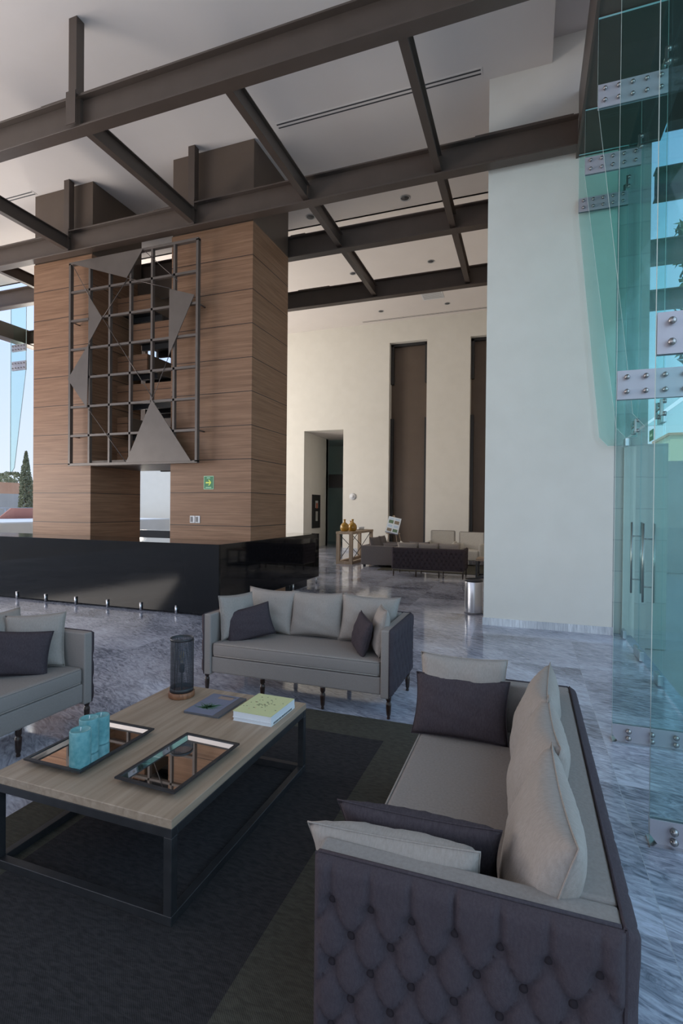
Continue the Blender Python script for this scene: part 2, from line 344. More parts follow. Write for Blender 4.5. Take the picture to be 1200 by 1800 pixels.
# round wall thermostat + pillar one
b = MB(); b.lathe([(0, 0), (.13, 0), (.13, .03), (.10, .05), (.04, .05), (.04, .06), (0, .06)], 'white_plastic'); o = b.build('wall_speaker', None, None, (-6.35, YW, 2.1), (PI/2, 0, 0))
tag(o, 'small round white wall device beside the far passage', 'wall device')

# outside wall beyond the glass, stone clad
def stone():
    m = base('stone_cladding', (.4, .4, .38), .7); b = m.node_tree.nodes['Principled BSDF']
    br = nd(m, 'ShaderNodeTexBrick'); br.offset = 0; br.inputs['Scale'].default_value = 1; br.inputs['Brick Width'].default_value = 5; br.inputs['Row Height'].default_value = .42
    br.inputs['Mortar Size'].default_value = .006
    br.inputs['Color1'].default_value = (.42, .43, .40, 1); br.inputs['Color2'].default_value = (.48, .49, .46, 1); br.inputs['Mortar'].default_value = (.34, .35, .34, 1)
    lk(m, mapping(m, (1, 1, 1), (PI/2, 0, 0)), br.inputs['Vector']); lk(m, br.outputs[0], b.inputs['Base Color'])
stone()
b = MB(); b.box(1.075, 1.47, 7.75, 9.2, -.2, 8.3); struct(b.build('wall_outer', 'stone_cladding'))
b = MB(); b.box(1.47, 1.74, 7.9, 9.0, -.2, 2.55); struct(b.build('wall_outer_low', 'stone_cladding'))
b = MB(); b.box(1.19, 1.33, 7.70, 7.75, -.2, 2.50); struct(b.build('wall_outer_trim', 'plaster'))
b = MB(); b.box(1.56, 7, -9, 7.2, 6.9, 7.1); o = b.build('canopy_roof', 'bronze_panel'); tag(o, 'dark flat canopy roof outside over the right glass wall', 'canopy')

# ================================================================== GLASS FACADE (right)
n_ = 1
ys = [-.7, 1.72, 2.93, 4.14, 5.53]
def pane(name_i, x, y0, y1, z0, z1, mat='pane_glass', t=.014):
    r = MB(); r.box(x-t/2, x+t/2, y0, y1, z0, z1); return struct(r.build('window_%d' % name_i, mat))
wi = 3
for a, c in ((-8.9, -3.1), (-3.1, -.7), (-.7, 1.72), (1.72, 2.93), (2.93, 4.14), (4.14, 5.50)):
    pane(wi, XR, a+.006, c-.006, .03, 2.55); wi += 1
for a, c in ((-8.9, -3.1), (-3.1, -.7), (-.7, 1.72), (1.72, 2.93), (2.93, 4.14), (4.14, 5.53), (5.53, 6.68), (6.68, 7.62)):
    pane(wi, XR, a+.006, c-.006, 2.60, 5.8); wi += 1
    pane(wi, XR, a+.006, c-.006, 5.83, 6.385); wi += 1
# double glass door
def door(y0, y1, py, name):
    r = MB(); r.box(XR-.006, XR+.006, y0+.006, y1-.006, .03, 2.56); o = struct(r.build(name, 'pane_glass'))
    for s_ in (-1, 1):
        r = MB(); x = XR+s_*.05
        r.tube([(x, py, .70), (x, py, 1.52)], .011, 'bolt_steel')
        for z in (.86, 1.36): r.tube([(XR, py, z), (x, py, z)], .007, 'bolt_steel')
        r.build('door_handle', None, o)
    for yy, z in ((y0+.09, .03), (y1-.09, .03), (y0+.09, 2.50), (y1-.09, 2.50)):
        if z > 1 and abs(yy-6.5) < .3: continue
        r = MB(); r.box(XR-.022, XR+.022, yy-.085, yy+.085, z-.02, z+.08, bev=.004); r.build('patch_fitting', 'steel', o)
    return o
door(5.53, 6.55, 6.10, 'door_2'); door(6.55, 7.60, 6.74, 'door_3')
# glass fins
BOLT = [(0, 0), (.012, 0), (.013, .012), (.018, .016), (.018, .026), (.011, .034), (0, .036)]

def fin(y, x0, z0, z1, label, taper=None, plates=(), shoe=False, xr=XR-.008, sgn=1, gr='glass support fins'):
    """sgn=1: fin reaches from the facade at xr towards -x"""
    t = thing('glass_fin', label, 'glass fin', (xr, y, z0), 0)
    L = abs(xr-x0)*sgn; h = z1-z0; T = .010
    if taper:   # (height where taper ends, depth at bottom)
        zt, lb = taper; pts = [(-L, zt-z0), (-L, h), (0, h), (0, 0)]
        c = .10*sgn; pts += [(-lb*sgn+c, 0), (-lb*sgn, .12)]
    else: pts = [(-L, 0), (-L, h), (0, h), (0, 0)]
    r = MB(); r.mi('fin_glass'); r.mi('glass_edge')
    r.poly([(p[0], -T, p[1]) for p in pts], (0, 2*T, 0), 'fin_glass')
    ob = r.build('glass_sheet', None, t)
    for p in ob.data.polygons:
        if abs(p.normal.y) < .5: p.material_index = 1
    ob['label'] = 'green tinted glass sheet'
    for (pz, ph, px0, px1) in plates:
        r = MB()
        for s_ in (-1, 1):
            r.box(min(-px0*sgn, -px1*sgn), max(-px0*sgn, -px1*sgn), s_*T if s_ > 0 else -T-.008, s_*T+.008 if s_ > 0 else -T, pz-z0, pz-z0+ph, 'plate_steel')
        pl = r.build('splice_plate', None, t)
        for i in range(5):
            for zz in (.25, .75):
                r = MB(); r.lathe(BOLT, n=12); b_ = r.build('bolt', 'bolt_steel', pl); b_.location = (-(px0+(px1-px0)*(i+.5)/5)*sgn, -T-.008, pz-z0+ph*zz); b_.rotation_euler = (PI/2, 0, 0)
    if shoe:
        r = MB()
        for s_ in (-1, 1):
            y0 = T if s_ > 0 else -T-.008
            r.poly([(-L, y0, .125), (0, y0, .125), (0, y0, 0), (-L+.04, y0, 0), (-L, y0, .05)], (0, .008, 0), 'plate_steel')
        r.box(-L-.005, 0, -.05, .05, -.002, .01, 'steel')
        pl = r.build('base_shoe', None, t)
        for i in range(4):
            for zz in (.042, .090):
                r = MB(); r.lathe(BOLT, n=12); b_ = r.build('bolt', 'bolt_steel', pl); b_.location = (-L+.10+i*.145, -T-.008, zz); b_.rotation_euler = (PI/2, 0, 0)
    return t
W0 = .60
P_full = [(2.44, .21, .0, .585), (5.70, .22, .0, .585)]
fin(2.93, .585, 0, 6.39, 'full height glass fin nearest the viewer at the right edge', plates=[(2.42, .205, .0, .585), (5.7, .2, .02, .58)], shoe=True)
fin(4.14, .585, 0, 6.39, 'full height glass fin bolted to the floor beside the glass door', plates=[(2.44, .205, .0, .585), (5.7, .2, .02, .58)], shoe=True)
fin(5.53, .585, 2.45, 6.39, 'hanging tapered glass fin nearest the viewer over the glass door', taper=(5.60, .25), plates=[(5.52, .22, .0, .585)])
fin(6.74, .585, 2.50, 6.39, 'hanging tapered glass fin over the middle of the glass door', taper=(5.62, .22), plates=[(5.62, .20, .0, .585)])
fin(7.56, .585, 2.50, 6.39, 'hanging tapered glass fin against the white pillar', taper=(5.62, .30), plates=[(5.62, .18, .0, .585)])
# spider fittings
def spider(y, z, label):
    t = thing('spider_fitting', label, 'glass fitting', (XR-.045, y, z))
    for sy in (-1, 1):
        r = MB(); r.box(-.012, .012, sy*.10-.014, sy*.10+.014, -.075, .075, bev=.004); a_ = r.build('arm', 'bolt_steel', t)
        for sz in (-1, 1):
            r = MB(); r.tube([(.010, sy*.10, sz*.058), (.038, sy*.10, sz*.058)], .022, n=12); r.build('disc', 'bolt_steel', a_)
    r = MB(); r.tube([(0, -.09, 0), (0, .09, 0)], .010); r.build('cross_rod', 'bolt_steel', t)
    return t
for y, z, lab in ((5.53, 2.60, 'four armed steel glass fitting above the door, nearer one'), (6.74, 2.62, 'four armed steel glass fitting above the door, farther one'),
                  (5.53, 5.80, 'upper four armed steel glass fitting on the nearest hanging fin'), (6.74, 5.83, 'upper four armed steel glass fitting on the middle hanging fin'),
                  (7.5, 5.83, 'upper four armed steel glass fitting beside the white pillar'), (4.14, 5.82, 'upper four armed steel glass fitting on the fin beside the door')):
    spider(y, z, lab)
b = MB(); b.box(0, .004, -.09, .09, -.055, .055, 'sign_green'); b.box(-.001, 0, -.05, .05, -.012, .012, 'sign_pale')
o = b.build('door_sticker', None, None, (XR-.012, 6.0, 2.42)); tag(o, 'small green sticker high on the glass door', 'sticker')

# ================================================================== STEEL BEAMS
def ibeam(axis, a0, a1, c, z0, z1, fw, label, tf=.022, tw=.016, name='steel_beam', extras=()):
    t = thing(name, label, 'beam', ((a0+a1)/2 if axis == 'x' else c, c if axis == 'x' else (a0+a1)/2, z0)); L = abs(a1-a0)/2; h = z1-z0
    def bx(r, s0, s1, c0, c1, q0, q1):
        if axis == 'x': r.box(s0, s1, c0, c1, q0, q1, bev=.002, seg=1)
        else: r.box(c0, c1, s0, s1, q0, q1, bev=.002, seg=1)
    for nm, args in (('bottom_flange', (-fw/2, fw/2, 0, tf)), ('top_flange', (-fw/2, fw/2, h-tf, h)), ('web', (-tw/2, tw/2, tf, h-tf))):
        r = MB(); bx(r, -L, L, *args); r.build(nm, 'bronze_paint', t)
    for e0, e1 in extras:
        r = MB(); m0 = (a0+a1)/2; bx(r, e0-m0, e1-m0, -fw/2+.01, fw/2-.01, h, h+.02); r.build('cover_plate', 'bronze_paint', t)
    return t
BY = [5.045, 7.425, 8.96, 11.25]
ibeam('x', -14, .56, BY[0], 6.40, 6.80, .17, 'main brown steel beam nearest the viewer crossing the top of the picture', extras=((-6.0, -5.50), (-5.33, -4.3)))
ibeam('x', -14, .56, BY[1], 6.40, 6.80, .17, 'main brown steel beam passing in front of the wood towers and the white pillar', extras=((-9.0, -8.3), (-6.2, -5.5), (-.75, .5)))
ibeam('x', -14, .55, BY[2], 6.40, 6.80, .17, 'main brown steel beam touching the back of the wood towers', extras=((-4.3, -4.0),))
ibeam('x', -14, .55, BY[3], 6.40, 6.80, .17, 'farthest main brown steel beam between tower and pillar', extras=((-5.2, -4.4),))
ibeam('x', 1.56, 9, BY[1]-.05, 6.40, 6.88, .2, 'brown pergola beam outside the glass, at the canopy edge')
ibeam('x', 1.75, 9, BY[2]+.05, 6.38, 6.82, .2, 'brown pergola beam outside the glass, nearer one')
ibeam('x', 1.55, 9, BY[3]+.1, 6.38, 6.82, .2, 'brown pergola beam outside the glass, farther one')
ibeam('x', 1.0, 9, 13.9, 6.38, 6.82, .2, 'brown pergola beam outside the glass, farthest one')
spans = [('first', BY[0], BY[1], 'between nearest and second main beams'), ('second', BY[1], BY[2], 'between second and third main beams'), ('third', BY[2], BY[3], 'between third and farthest main beams')]
for xc, where in ((-5.40, 'running towards the right wood tower'), (-8.20, 'running towards the left wood tower'), (-3.31, 'just right of the right wood tower'), (-1.26, 'beside the white pillar')):
    for nm, y0, y1, lab in spans:
        if xc == -5.40 and nm != 'first': continue
        if xc == -8.20 and nm == 'second': continue
        ibeam('y', y0+.02, y1-.02, xc, 6.45, 6.70, .10, 'brown joist '+lab+', '+where, tf=.014, tw=.010, name='cross_joist')
ibeam('y', BY[1], BY[2], -10.3, 6.45, 6.70, .10, 'brown cross joist left of the left wood tower, nearer one', tf=.014, tw=.01, name='cross_joist')
ibeam('y', BY[2], BY[3], -10.9, 6.45, 6.70, .10, 'brown cross joist left of the left wood tower, farther one', tf=.014, tw=.01, name='cross_joist')
# hangers (posts up to the ceiling)
def post(x, y, label, wdt=.13):
    t = thing('ceiling_post', label, 'post', (x, y, 6.40)); r = MB(); r.box(-wdt/2, wdt/2, -.06, .06, .40, ZC-6.40, bev=.004); r.build('shaft', 'bronze_paint', t)
    r = MB(); r.box(-wdt/2-.012, wdt/2+.012, -.087, -.075, .02, .43); r.build('connection_plate', 'bronze_paint', t)
    r = MB(); r.box(-wdt/2-.012, wdt/2+.012, -.01, .087, .02, .38); r.build('stiffener', 'bronze_paint', t)
post(-5.43, 5.0, 'brown steel post rising from the nearest main beam to the ceiling')
post(-5.43, 7.42, 'brown steel post in front of the right wood tower')
post(-8.22, 7.42, 'brown steel post in front of the left wood tower')
# edge box girder over the right glass facade
t = thing('edge_girder', 'deep brown box girder along the top of the right glass wall', 'beam', (1.05, 2.0, 6.40))
r = MB(); r.box(-.47, .49, -11, 5.62, .0, .9)
r.build('box_body', 'bronze_paint', t); r = MB(); r.box(-.50, -.47, -9, 5.62, -.012, .03); r.build('edge_flange', 'bronze_paint', t)
# left facade beam and panes
t = thing('edge_girder', 'brown edge beam over the left glass wall', 'beam', (-13.95, 5.0, 6.40)); r = MB(); r.box(-.25, .0, -12, 13.5, 0, .42); r.build('box_body', 'bronze_paint', t)
r = MB(); r.box(-.30, .06, -12, 13.5, -.02, 0); r.build('bottom_plate', 'bronze_paint', t)
for a, c in ((-8, -4), (-4, 0), (0, 4), (4, 8), (8, 10.7), (10.7, 13.6)):
    pane(wi, -14.1, a+.006, c-.006, .05, 6.3, 'clear_glass'); wi += 1
fin(10.72, -13.45, 2.6, 7.7, 'tapered glass fin at the far left glass wall', taper=(5.5, .16), plates=[(5.50, .26, .05, .60), (6.04, .20, .05, .60)], xr=-14.05, sgn=-1)
for a, c in ((13.6, 16.2), (16.2, 18.8)):
    pane(wi, -14.1, a+.006, c-.006, .05, ZB-.3, 'clear_glass'); wi += 1

# ================================================================== CEILING FIXTURES
def downlight(x, y, z, label):
    t = thing('downlight', label, 'ceiling light', (x, y, z)); r = MB(); r.lathe([(.085, 0), (.10, 0), (.10, -.012), (.085, -.012), (.075, 0)], 'lamp_trim', 24); r.build('trim_ring', None, t)
    r = MB(); r.lathe([(0, -.004), (.078, -.004), (.078, 0), (0, 0)], 'vent_dark', 20); r.build('lens', None, t)
kY = (ZB-CAMH)/(ZC-CAMH)
for x, y, z, lab in ((-2.345, 9.98, ZC, 'round recessed ceiling light, nearer row, close to the pillar'), (-4.37, 9.98, ZC, 'round recessed ceiling light, nearer row, close to the wood tower'),
    (-2.33*kY, 12.74*kY, ZB, 'round recessed ceiling light, middle row, right one'), (-4.36*kY, 12.74*kY, ZB, 'round recessed ceiling light, middle row, left one'),
    (-2.33*kY, 15.5*kY, ZB, 'round recessed ceiling light, farthest row, right one'), (-4.36*kY, 15.46*kY, ZB, 'round recessed ceiling light, farthest row, left one')):
    downlight(x, y, z, lab)
def slot(x0, x1, y, z, label):
    t = thing('slot_diffuser', label, 'air vent', ((x0+x1)/2, y, z)); L = (x1-x0)/2
    r = MB(); r.box(-L, L, -.07, .07, -.006, 0); r.build('flange', 'plaster_ceiling', t)
    for yy in (-.035, .035):
        r = MB(); r.box(-L+.02, L-.02, yy-.013, yy+.013, -.008, -.0055); r.build('slot', 'vent_dark', t)
slot(-3.87, -.67, 7.45, ZC, 'long double slot air diffuser in the ceiling left of the pillar'); slot(-9.95, -9.15, 7.45, ZC, 'short slot air diffuser in the ceiling at the left')
slot(-5.2*kY, -1.1*kY, 16.18*kY, ZB, 'long slot air diffuser in the ceiling along the far wall')
b = MB(); b.box(-.35, .35, -.28, .28, -.01, 0, 'white_plastic')
for k in range(8): b.box(-.31, .31, -.24+k*.062, -.22+k*.062, -.016, -.01, 'lamp_trim')
o = b.build('ceiling_grille', None, None, (-2.65*kY, 14.8*kY, ZB)); tag(o, 'square pale return air grille in the far ceiling', 'air vent')

# ================================================================== WOOD TOWERS
TY0, TY1, TW = 7.54, 8.87, 6.40
def tower(x0, x1, label):
    t = thing('clad_tower', label, 'column', (0, 0, 0))
    r = MB(); r.box(x0, x1, TY0, TY1, .0, TW, bev=.003, seg=1); r.build('wood_cladding', 'wood_cladding', t)
    r = MB(); r.box(x0+.005, x1-.005, TY0+.02, TY1-.005, TW, ZC-.004); r.build('bronze_top', 'bronze_panel', t)
    return t
tr = tower(-5.96, -4.335, 'right wood clad tower with the green exit sign')
tl = tower(-9.26, -7.78, 'left wood clad tower at the edge of the outdoor view')
# return of the right tower behind (dark back piece seen in the gap)
# panels hung between the towers: stair landings with wood parapets
PAR = [(-7.90, -6.95, 5.50, 5.80), (-7.44, -5.98, 4.92, 5.24), (-8.40, -7.05, 4.33, 4.64), (-7.93, -5.98, 3.73, 4.06), (-8.43, -7.52, 3.10, 3.42), (-8.43, -7.52, 2.53, 2.83)]
names = ['topmost', 'second from the top', 'third from the top', 'fourth from the top', 'fifth from the top', 'lowest']
for k, (x0, x1, z0, z1) in enumerate(PAR):
    x0 = max(x0, -7.779)
    t = thing('stair_landing', 'wood faced stair landing between the two towers, '+names[k], 'stair landing', ((x0+x1)/2, 8.2, z0)); L = (x1-x0)/2
    r = MB(); r.box(-L, L, 0, .04, 0, z1-z0); r.build('parapet', 'wood_cladding', t)
    r = MB(); r.box(L-.03, L, .04, 2.2, 0, z1-z0); r.build('side_parapet', 'bronze_panel', t)
    r = MB(); r.box(-L, L-.03, .04, 2.2, .0, .05); r.build('deck', 'dark_steel', t)
    for q in range(4):
        r = MB(); r.box(-L, L, .3+q*.5, .36+q*.5, -.1, 0); r.build('joist', 'dark_steel', t)
# bronze panels closing the upper gap + lintel
b = MB(); b.box(-7.78, -6.62, 8.75, 8.80, 5.95, 6.4); struct(b.build('trim_2', 'bronze_panel'))
b = MB(); b.box(-7.78, -5.96, 7.56, 8.9, 2.40, 2.50); struct(b.build('trim_3', 'bronze_panel'))
# dark stair core behind the gap with openings
wall_with_holes('wall_core', -11.2, -6.2, 10.6, 10.7, 2.9, 6.9, [(-9.17, -8.39, 5.03, 5.62), (-9.36, -9.28, 5.1, 5.62)], 'bronze_panel')
b = MB(); b.box(-8.80, -8.74, 10.56, 10.6, 5.03, 5.62); b.box(-9.17, -8.39, 10.56, 10.6, 5.16, 5.21); struct(b.build('trim_4', 'dark_steel'))
# exit sign
t = thing('exit_sign', 'small green sign with a yellow arrow on the right wood tower', 'sign', (-5.158, TY0, 2.065))
r = MB(); r.box(-.10, .10, -.006, 0, -.115, .115, bev=.002); r.build('plate', 'sign_pale', t)
r = MB(); r.box(-.09, .09, -.008, -.0065, -.105, .105); r.build('field', 'sign_green', t)
r = MB(); r.poly([(-.055, -.0086, -.012), (.02, -.0086, -.012), (-.005, -.0086, -.05), (.015, -.0086, -.05), (.055, -.0086, 0), (.015, -.0086, .05), (-.005, -.0086, .05), (.02, -.0086, .012), (-.055, -.0086, .012)], (0, -.002, 0), 'sign_yellow'); r.build('arrow', None, t)
r = MB(); r.box(-.035, .03, -.0086, -.0080, .075, .088, 'sign_pale'); r.box(-.06, .055, -.0086, -.0080, -.09, -.075, 'sign_pale'); r.build('lettering', None, t)
for k, dx in enumerate((-.055, .052)):
    t = thing('wall_switch', ('left' if k == 0 else 'right')+' one of the two white switches on the wood tower', 'switch', (-5.43+dx, TY0, 1.43))
    r = MB(); r.box(-.048, .048, -.01, 0, -.062, .062, bev=.003); r.build('cover', 'white_plastic', t)
    r = MB(); r.box(-.036, .012, -.013, -.0105, -.045, .045); r.build('rocker', 'grey_plastic', t)

# ================================================================== METAL LATTICE ARTWORK
GY = 7.34; gx0, gx1, gz0, gz1 = -8.065, -5.26, 2.41, 6.145
t = thing('lattice_artwork', 'large brown metal grid artwork with triangles hung on the wood towers', 'artwork', (gx0, GY, gz0)); Wd, Hh = gx1-gx0, gz1-gz0
r = MB()
for a in (0, 6): r.box(Wd*a/6-.022, Wd*a/6+.022, -.035, .035, 0, Hh)
for a in (0, 7): r.box(-.022, Wd+.022, -.035, .035, Hh*a/7-.022, Hh*a/7+.022)
r.build('outer_frame', 'art_steel', t)
for a in range(1, 6):
    r = MB(); r.box(Wd*a/6-.02, Wd*a/6+.02, -.03, .03, 0, Hh); r.build('upright_bar', 'art_steel', t)
for a in range(1, 7):
    r = MB(); r.box(0, Wd, -.03, .03, Hh*a/7-.02, Hh*a/7+.02); r.build('cross_bar', 'art_steel', t)
for a, c in ((0, 1), (6, 1), (0, 5), (6, 5)):
    r = MB(); r.tube([(Wd*a/6, 0, Hh*c/7), (Wd*a/6, .2, Hh*c/7)], .012); r.build('wall_bracket', 'art_steel', t)
TRI = [((-7.995, 6.13), (-6.38, 6.14), (-6.728, 5.69)), ((-7.579, 5.467), (-7.276, 5.05), (-7.589, 4.627)), ((-7.589, 4.615), (-8.089, 4.002), (-7.623, 3.442)),
       ((-5.807, 5.373), (-5.301, 5.207), (-5.818, 4.224)), ((-6.164, 3.505), (-5.347, 2.42), (-6.717, 2.425))]
for p in TRI:
    r = MB(); r.poly([(x-gx0, -.05, z-gz0) for x, z in p], (0, .010, 0), 'art_steel'); r.build('triangle_panel', None, t)
CAB = [((-7.276, 5.05), (-6.149, 3.528)), ((-7.276, 5.05), (-6.712, 5.675)), ((-6.728, 5.69), (-5.784, 5.377)), ((-6.38, 6.139), (-5.642, 5.488)), ((-7.59, 3.415), (-6.733, 2.437)), ((-5.818, 4.224), (-6.149, 3.528)), ((-7.995, 6.115), (-7.579, 5.467))]
for (xa, za), (xb, zb) in CAB:
    r = MB(); r.tube([(xa-gx0, -.04, za-gz0), (xb-gx0, -.04, zb-gz0)], .006, n=5); r.build('cable', 'wire', t)

# ================================================================== BLACK RECEPTION DESK
DX, DY, DH = -4.30, 6.56, 1.09
t = thing('reception_desk', 'long glossy black reception desk wrapped around the wood towers', 'desk', (DX, DY, 0))
def dbox(name, x0, x1, y0, y1, z0, z1, mat='black_gloss', bev=.004):
    r = MB(); r.box(x0-DX, x1-DX, y0-DY, y1-DY, z0, z1, bev=bev, seg=1); return r.build(name, mat, t)
dbox('front_panel', -13.2, DX, DY, DY+.03, .03, DH-.0)
dbox('side_panel', DX-.03, DX, DY+.031, 10.45, .15, DH-.0)
dbox('front_plinth', -13.2, DX-.12, DY+.20, DY+.6, 0, .16, 'black_stone')
dbox('side_plinth', DX-.55, DX-.06, DY+.605, 7.50, 0, .16, 'black_stone')
dbox('side_plinth', DX-.55, DX-.06, 8.92, 9.95, 0, .16, 'black_stone')
dbox('countertop', -13.2, DX-.031, DY+.031, 7.50, DH-.05, DH-.001, 'black_stone')
dbox('side_countertop', DX-.62, DX-.031, 8.92, 10.45, DH-.05, DH-.001, 'black_stone')
dbox('end_panel', DX-.62, DX-.031, 10.40, 10.44, .15, DH-.06, 'black_stone')
dbox('inner_panel', -13.2, DX-.65, 7.46, 7.50, 0, DH-.06, 'black_stone')
for k in range(9):
    x = -5.05-k*.672; r = MB(); r.tube([(x-DX, -.012, 0), (x-DX, -.012, .135)], .018, n=12); r.build('standoff_post', 'steel', t)
for y in (10.38, 9.2, 8.0):
    r = MB(); r.tube([(-.03, y-DY, 0), (-.03, y-DY, .17)], .018, n=12); r.build('standoff_post', 'steel', t)
# low black counter behind, seen through the gap
b = MB(); b.box(-13.5, -6.6, 12.2, 12.5, .55, .95); b.box(-13.5, -13.3, 12.2, 12.5, 0, .55); b.box(-6.8, -6.6, 12.2, 12.5, 0, .55)
o = b.build('rear_bench', 'black_stone'); tag(o, 'low black counter behind the wood towers seen through the gap', 'counter')

# ================================================================== SOFAS
def tuft(wd, hh, D=.022, a=.115, bh=.172, top=.112, nx=None, step=.0125, offx=0.0):
    """tufted panel in local x (width) / z (height), relief towards -y; returns bmesh + buttons"""
    nxs = max(8, int(wd/step)); nzs = max(8, int(hh/step)); t = bmesh.new(); g = []
    nb = max(2, round(wd/a)); aa = wd/nb
    def H(x, z):
        zt = hh-top-z          # distance below first button row
        u = (x/aa + .5) ; v = zt/(bh/2)   # rows every bh/2, staggered
        if zt < 0:
            fold = abs(math.sin(PI*u)); hgt = .45+.55*min(1, fold*3.2)**.5
            k = min(1, -zt/top); hgt = hgt*(1-.0*k)
            d = math.hypot((u-round(u))*aa, zt); hgt *= 1-.92*math.exp(-(d/.019)**2)
        else:
            p = (u+v/2); q = (u-v/2)
            s1, s2 = abs(math.sin(PI*p)), abs(math.sin(PI*q))
            hgt = min(min(1, s1*3.0), min(1, s2*3.0))**.5*(.72+.28*(s1*s2)**.5)
            pu = (round(p)+round(q))/2; pv = round(p)-round(q)
            d = math.hypot((u-pu)*aa, (v-pv)*bh/2); hgt = hgt*.62+.38
            hgt *= 1-.95*math.exp(-(d/.021)**2)
        e_ = min(x, wd-x, z, hh-z); hgt *= min(1, max(0, e_)/.022)**.5
        return D*hgt
    for j in range(nzs+1):
        row = []
        for i in range(nxs+1):
            x = wd*i/nxs; z = hh*j/nzs; row.append(t.verts.new((x-wd/2, -H(x, z), z)))
        g.append(row)
    for j in range(nzs):
        for i in range(nxs):
            f = t.faces.new((g[j][i], g[j][i+1], g[j+1][i+1], g[j+1][i])); f.smooth = True
    btn = []
    k = 0; z = hh-top
    while z > .03:
        off = 0 if k % 2 == 0 else .5
        for i in range(-1, nb+2):
            x = (i+.5-off+ (0 if k % 2 == 0 else 0))*aa
            # buttons sit where p and q are whole numbers
            u = x/aa+.5; v = (hh-top-z)/(bh/2)
            if abs((u+v/2)-round(u+v/2)) < .01 and .03 < x < wd-.03: btn.append((x-wd/2, -.004, z))
        k += 1; z -= bh/2
    return t, btn
def button_bm(c, r=.012):
    t = bmesh.new(); bmesh.ops.create_uvsphere(t, u_segments=12, v_segments=8, radius=r)
    for f in t.faces: f.smooth = True
    t.transform(Matrix.Translation(c) @ Matrix.Diagonal((1, .55, 1, 1))); return t
LEG = [(0, 0), (.013, 0), (.014, .01), (.011, .022), (.017, .034), (.019, .06), (.022, .11), (.021, .125), (.014, .135), (.021, .15), (.021, .175), (.024, .19), (0, .19)]
SW, SD2 = .86, .39
def make_sofa(label, group=None, arm_buttons=None, back_buttons=False, detail=.0125):
    t = thing('tufted_sofa', label, 'sofa', (0, 0, 0), 0, group)
    for x in (-.835, -.278, .278, .835):
        for y in (-.345, .33):
            r = MB(); r.lathe(LEG, n=14, c=(x, y, 0)); r.build('leg', 'turned_wood', t)
    r = MB(); r.box(-.775, .775, -.372, .30, .185, .325, bev=.012); r.build('seat_base', 'greige_fabric', t)
    r = MB(); r.box(-.768, .768, -.378, .27, .326, .448, bev=.028, seg=4)
    c = r.build('seat_cushion', 'greige_fabric', t); 
    for p in c.data.polygons: p.use_smooth = True
    r = MB()
    for z in (.337, .440):
        x, y = .763, -.375; r.tube([(-x+.02, .25, z), (-x, .2, z), (-x, y+.02, z), (-x+.02, y, z), (x-.02, y, z), (x, y+.02, z), (x, .2, z), (x-.02, .25, z)], .0042, n=6)
    r.build('piping', 'linen_fabric', c)
    for s in (-1, 1):
        r = MB(); r.box(min(s*.775, s*.848), max(s*.775, s*.848), -.385, .375, .165, .70, bev=.012, seg=3); a_ = r.build('arm', 'greige_fabric', t)
        r = MB(); x = s*.846
        r.tube([(x, -.383, .17), (x, -.383, .69), (x, -.375, .70), (x, .37, .70)], .005, n=6); r.build('piping', 'plum_fabric', a_)
        tb, btn = tuft(.765, .513, D=.030, step=detail)
        r = MB(); r.add(tb, smooth=True); r.box(-.3825, .3825, -.0005, .006, 0, .513)
        # local -y relief must face outward (s*x)
        R_ = Matrix.Rotation(s*PI/2, 4, 'Z'); base_m = Matrix.Translation((s*.852, -.003, .185)) @ R_
        r.bm.transform(base_m)
        pn = r.build('tufted_side_panel', 'plum_fabric', t); pn['label'] = 'plum diamond tufted outer panel'
        if arm_buttons == s:
            for q in btn:
                r = MB(); r.add(button_bm(q), smooth=True); r.bm.transform(base_m); r.build('button', 'plum_button_shaded', pn)
    r = MB(); r.box(-.774, .774, .272, .375, .165, .70, bev=.014, seg=3); r.build('backrest', 'greige_fabric', t)
    r = MB(); r.tube([(-.85, .377, .70), (.85, .377, .70)], .005, n=6); r.build('back_piping', 'plum_fabric', t)
    tb, btn = tuft(1.715, .513, D=.030, step=detail)
    r = MB(); r.add(tb, smooth=True); r.box(-.8575, .8575, -.0005, .006, 0, .513); bm_ = Matrix.Translation((0, .382, .185)) @ Matrix.Rotation(PI, 4, 'Z'); r.bm.transform(bm_)
    pn = r.build('tufted_back_panel', 'plum_fabric', t); pn['label'] = 'plum diamond tufted back panel'
    if back_buttons:
        for q in btn:
            r = MB(); r.add(button_bm(q), smooth=True); r.bm.transform(bm_); r.build('button', 'plum_button_shaded', pn)
    return t
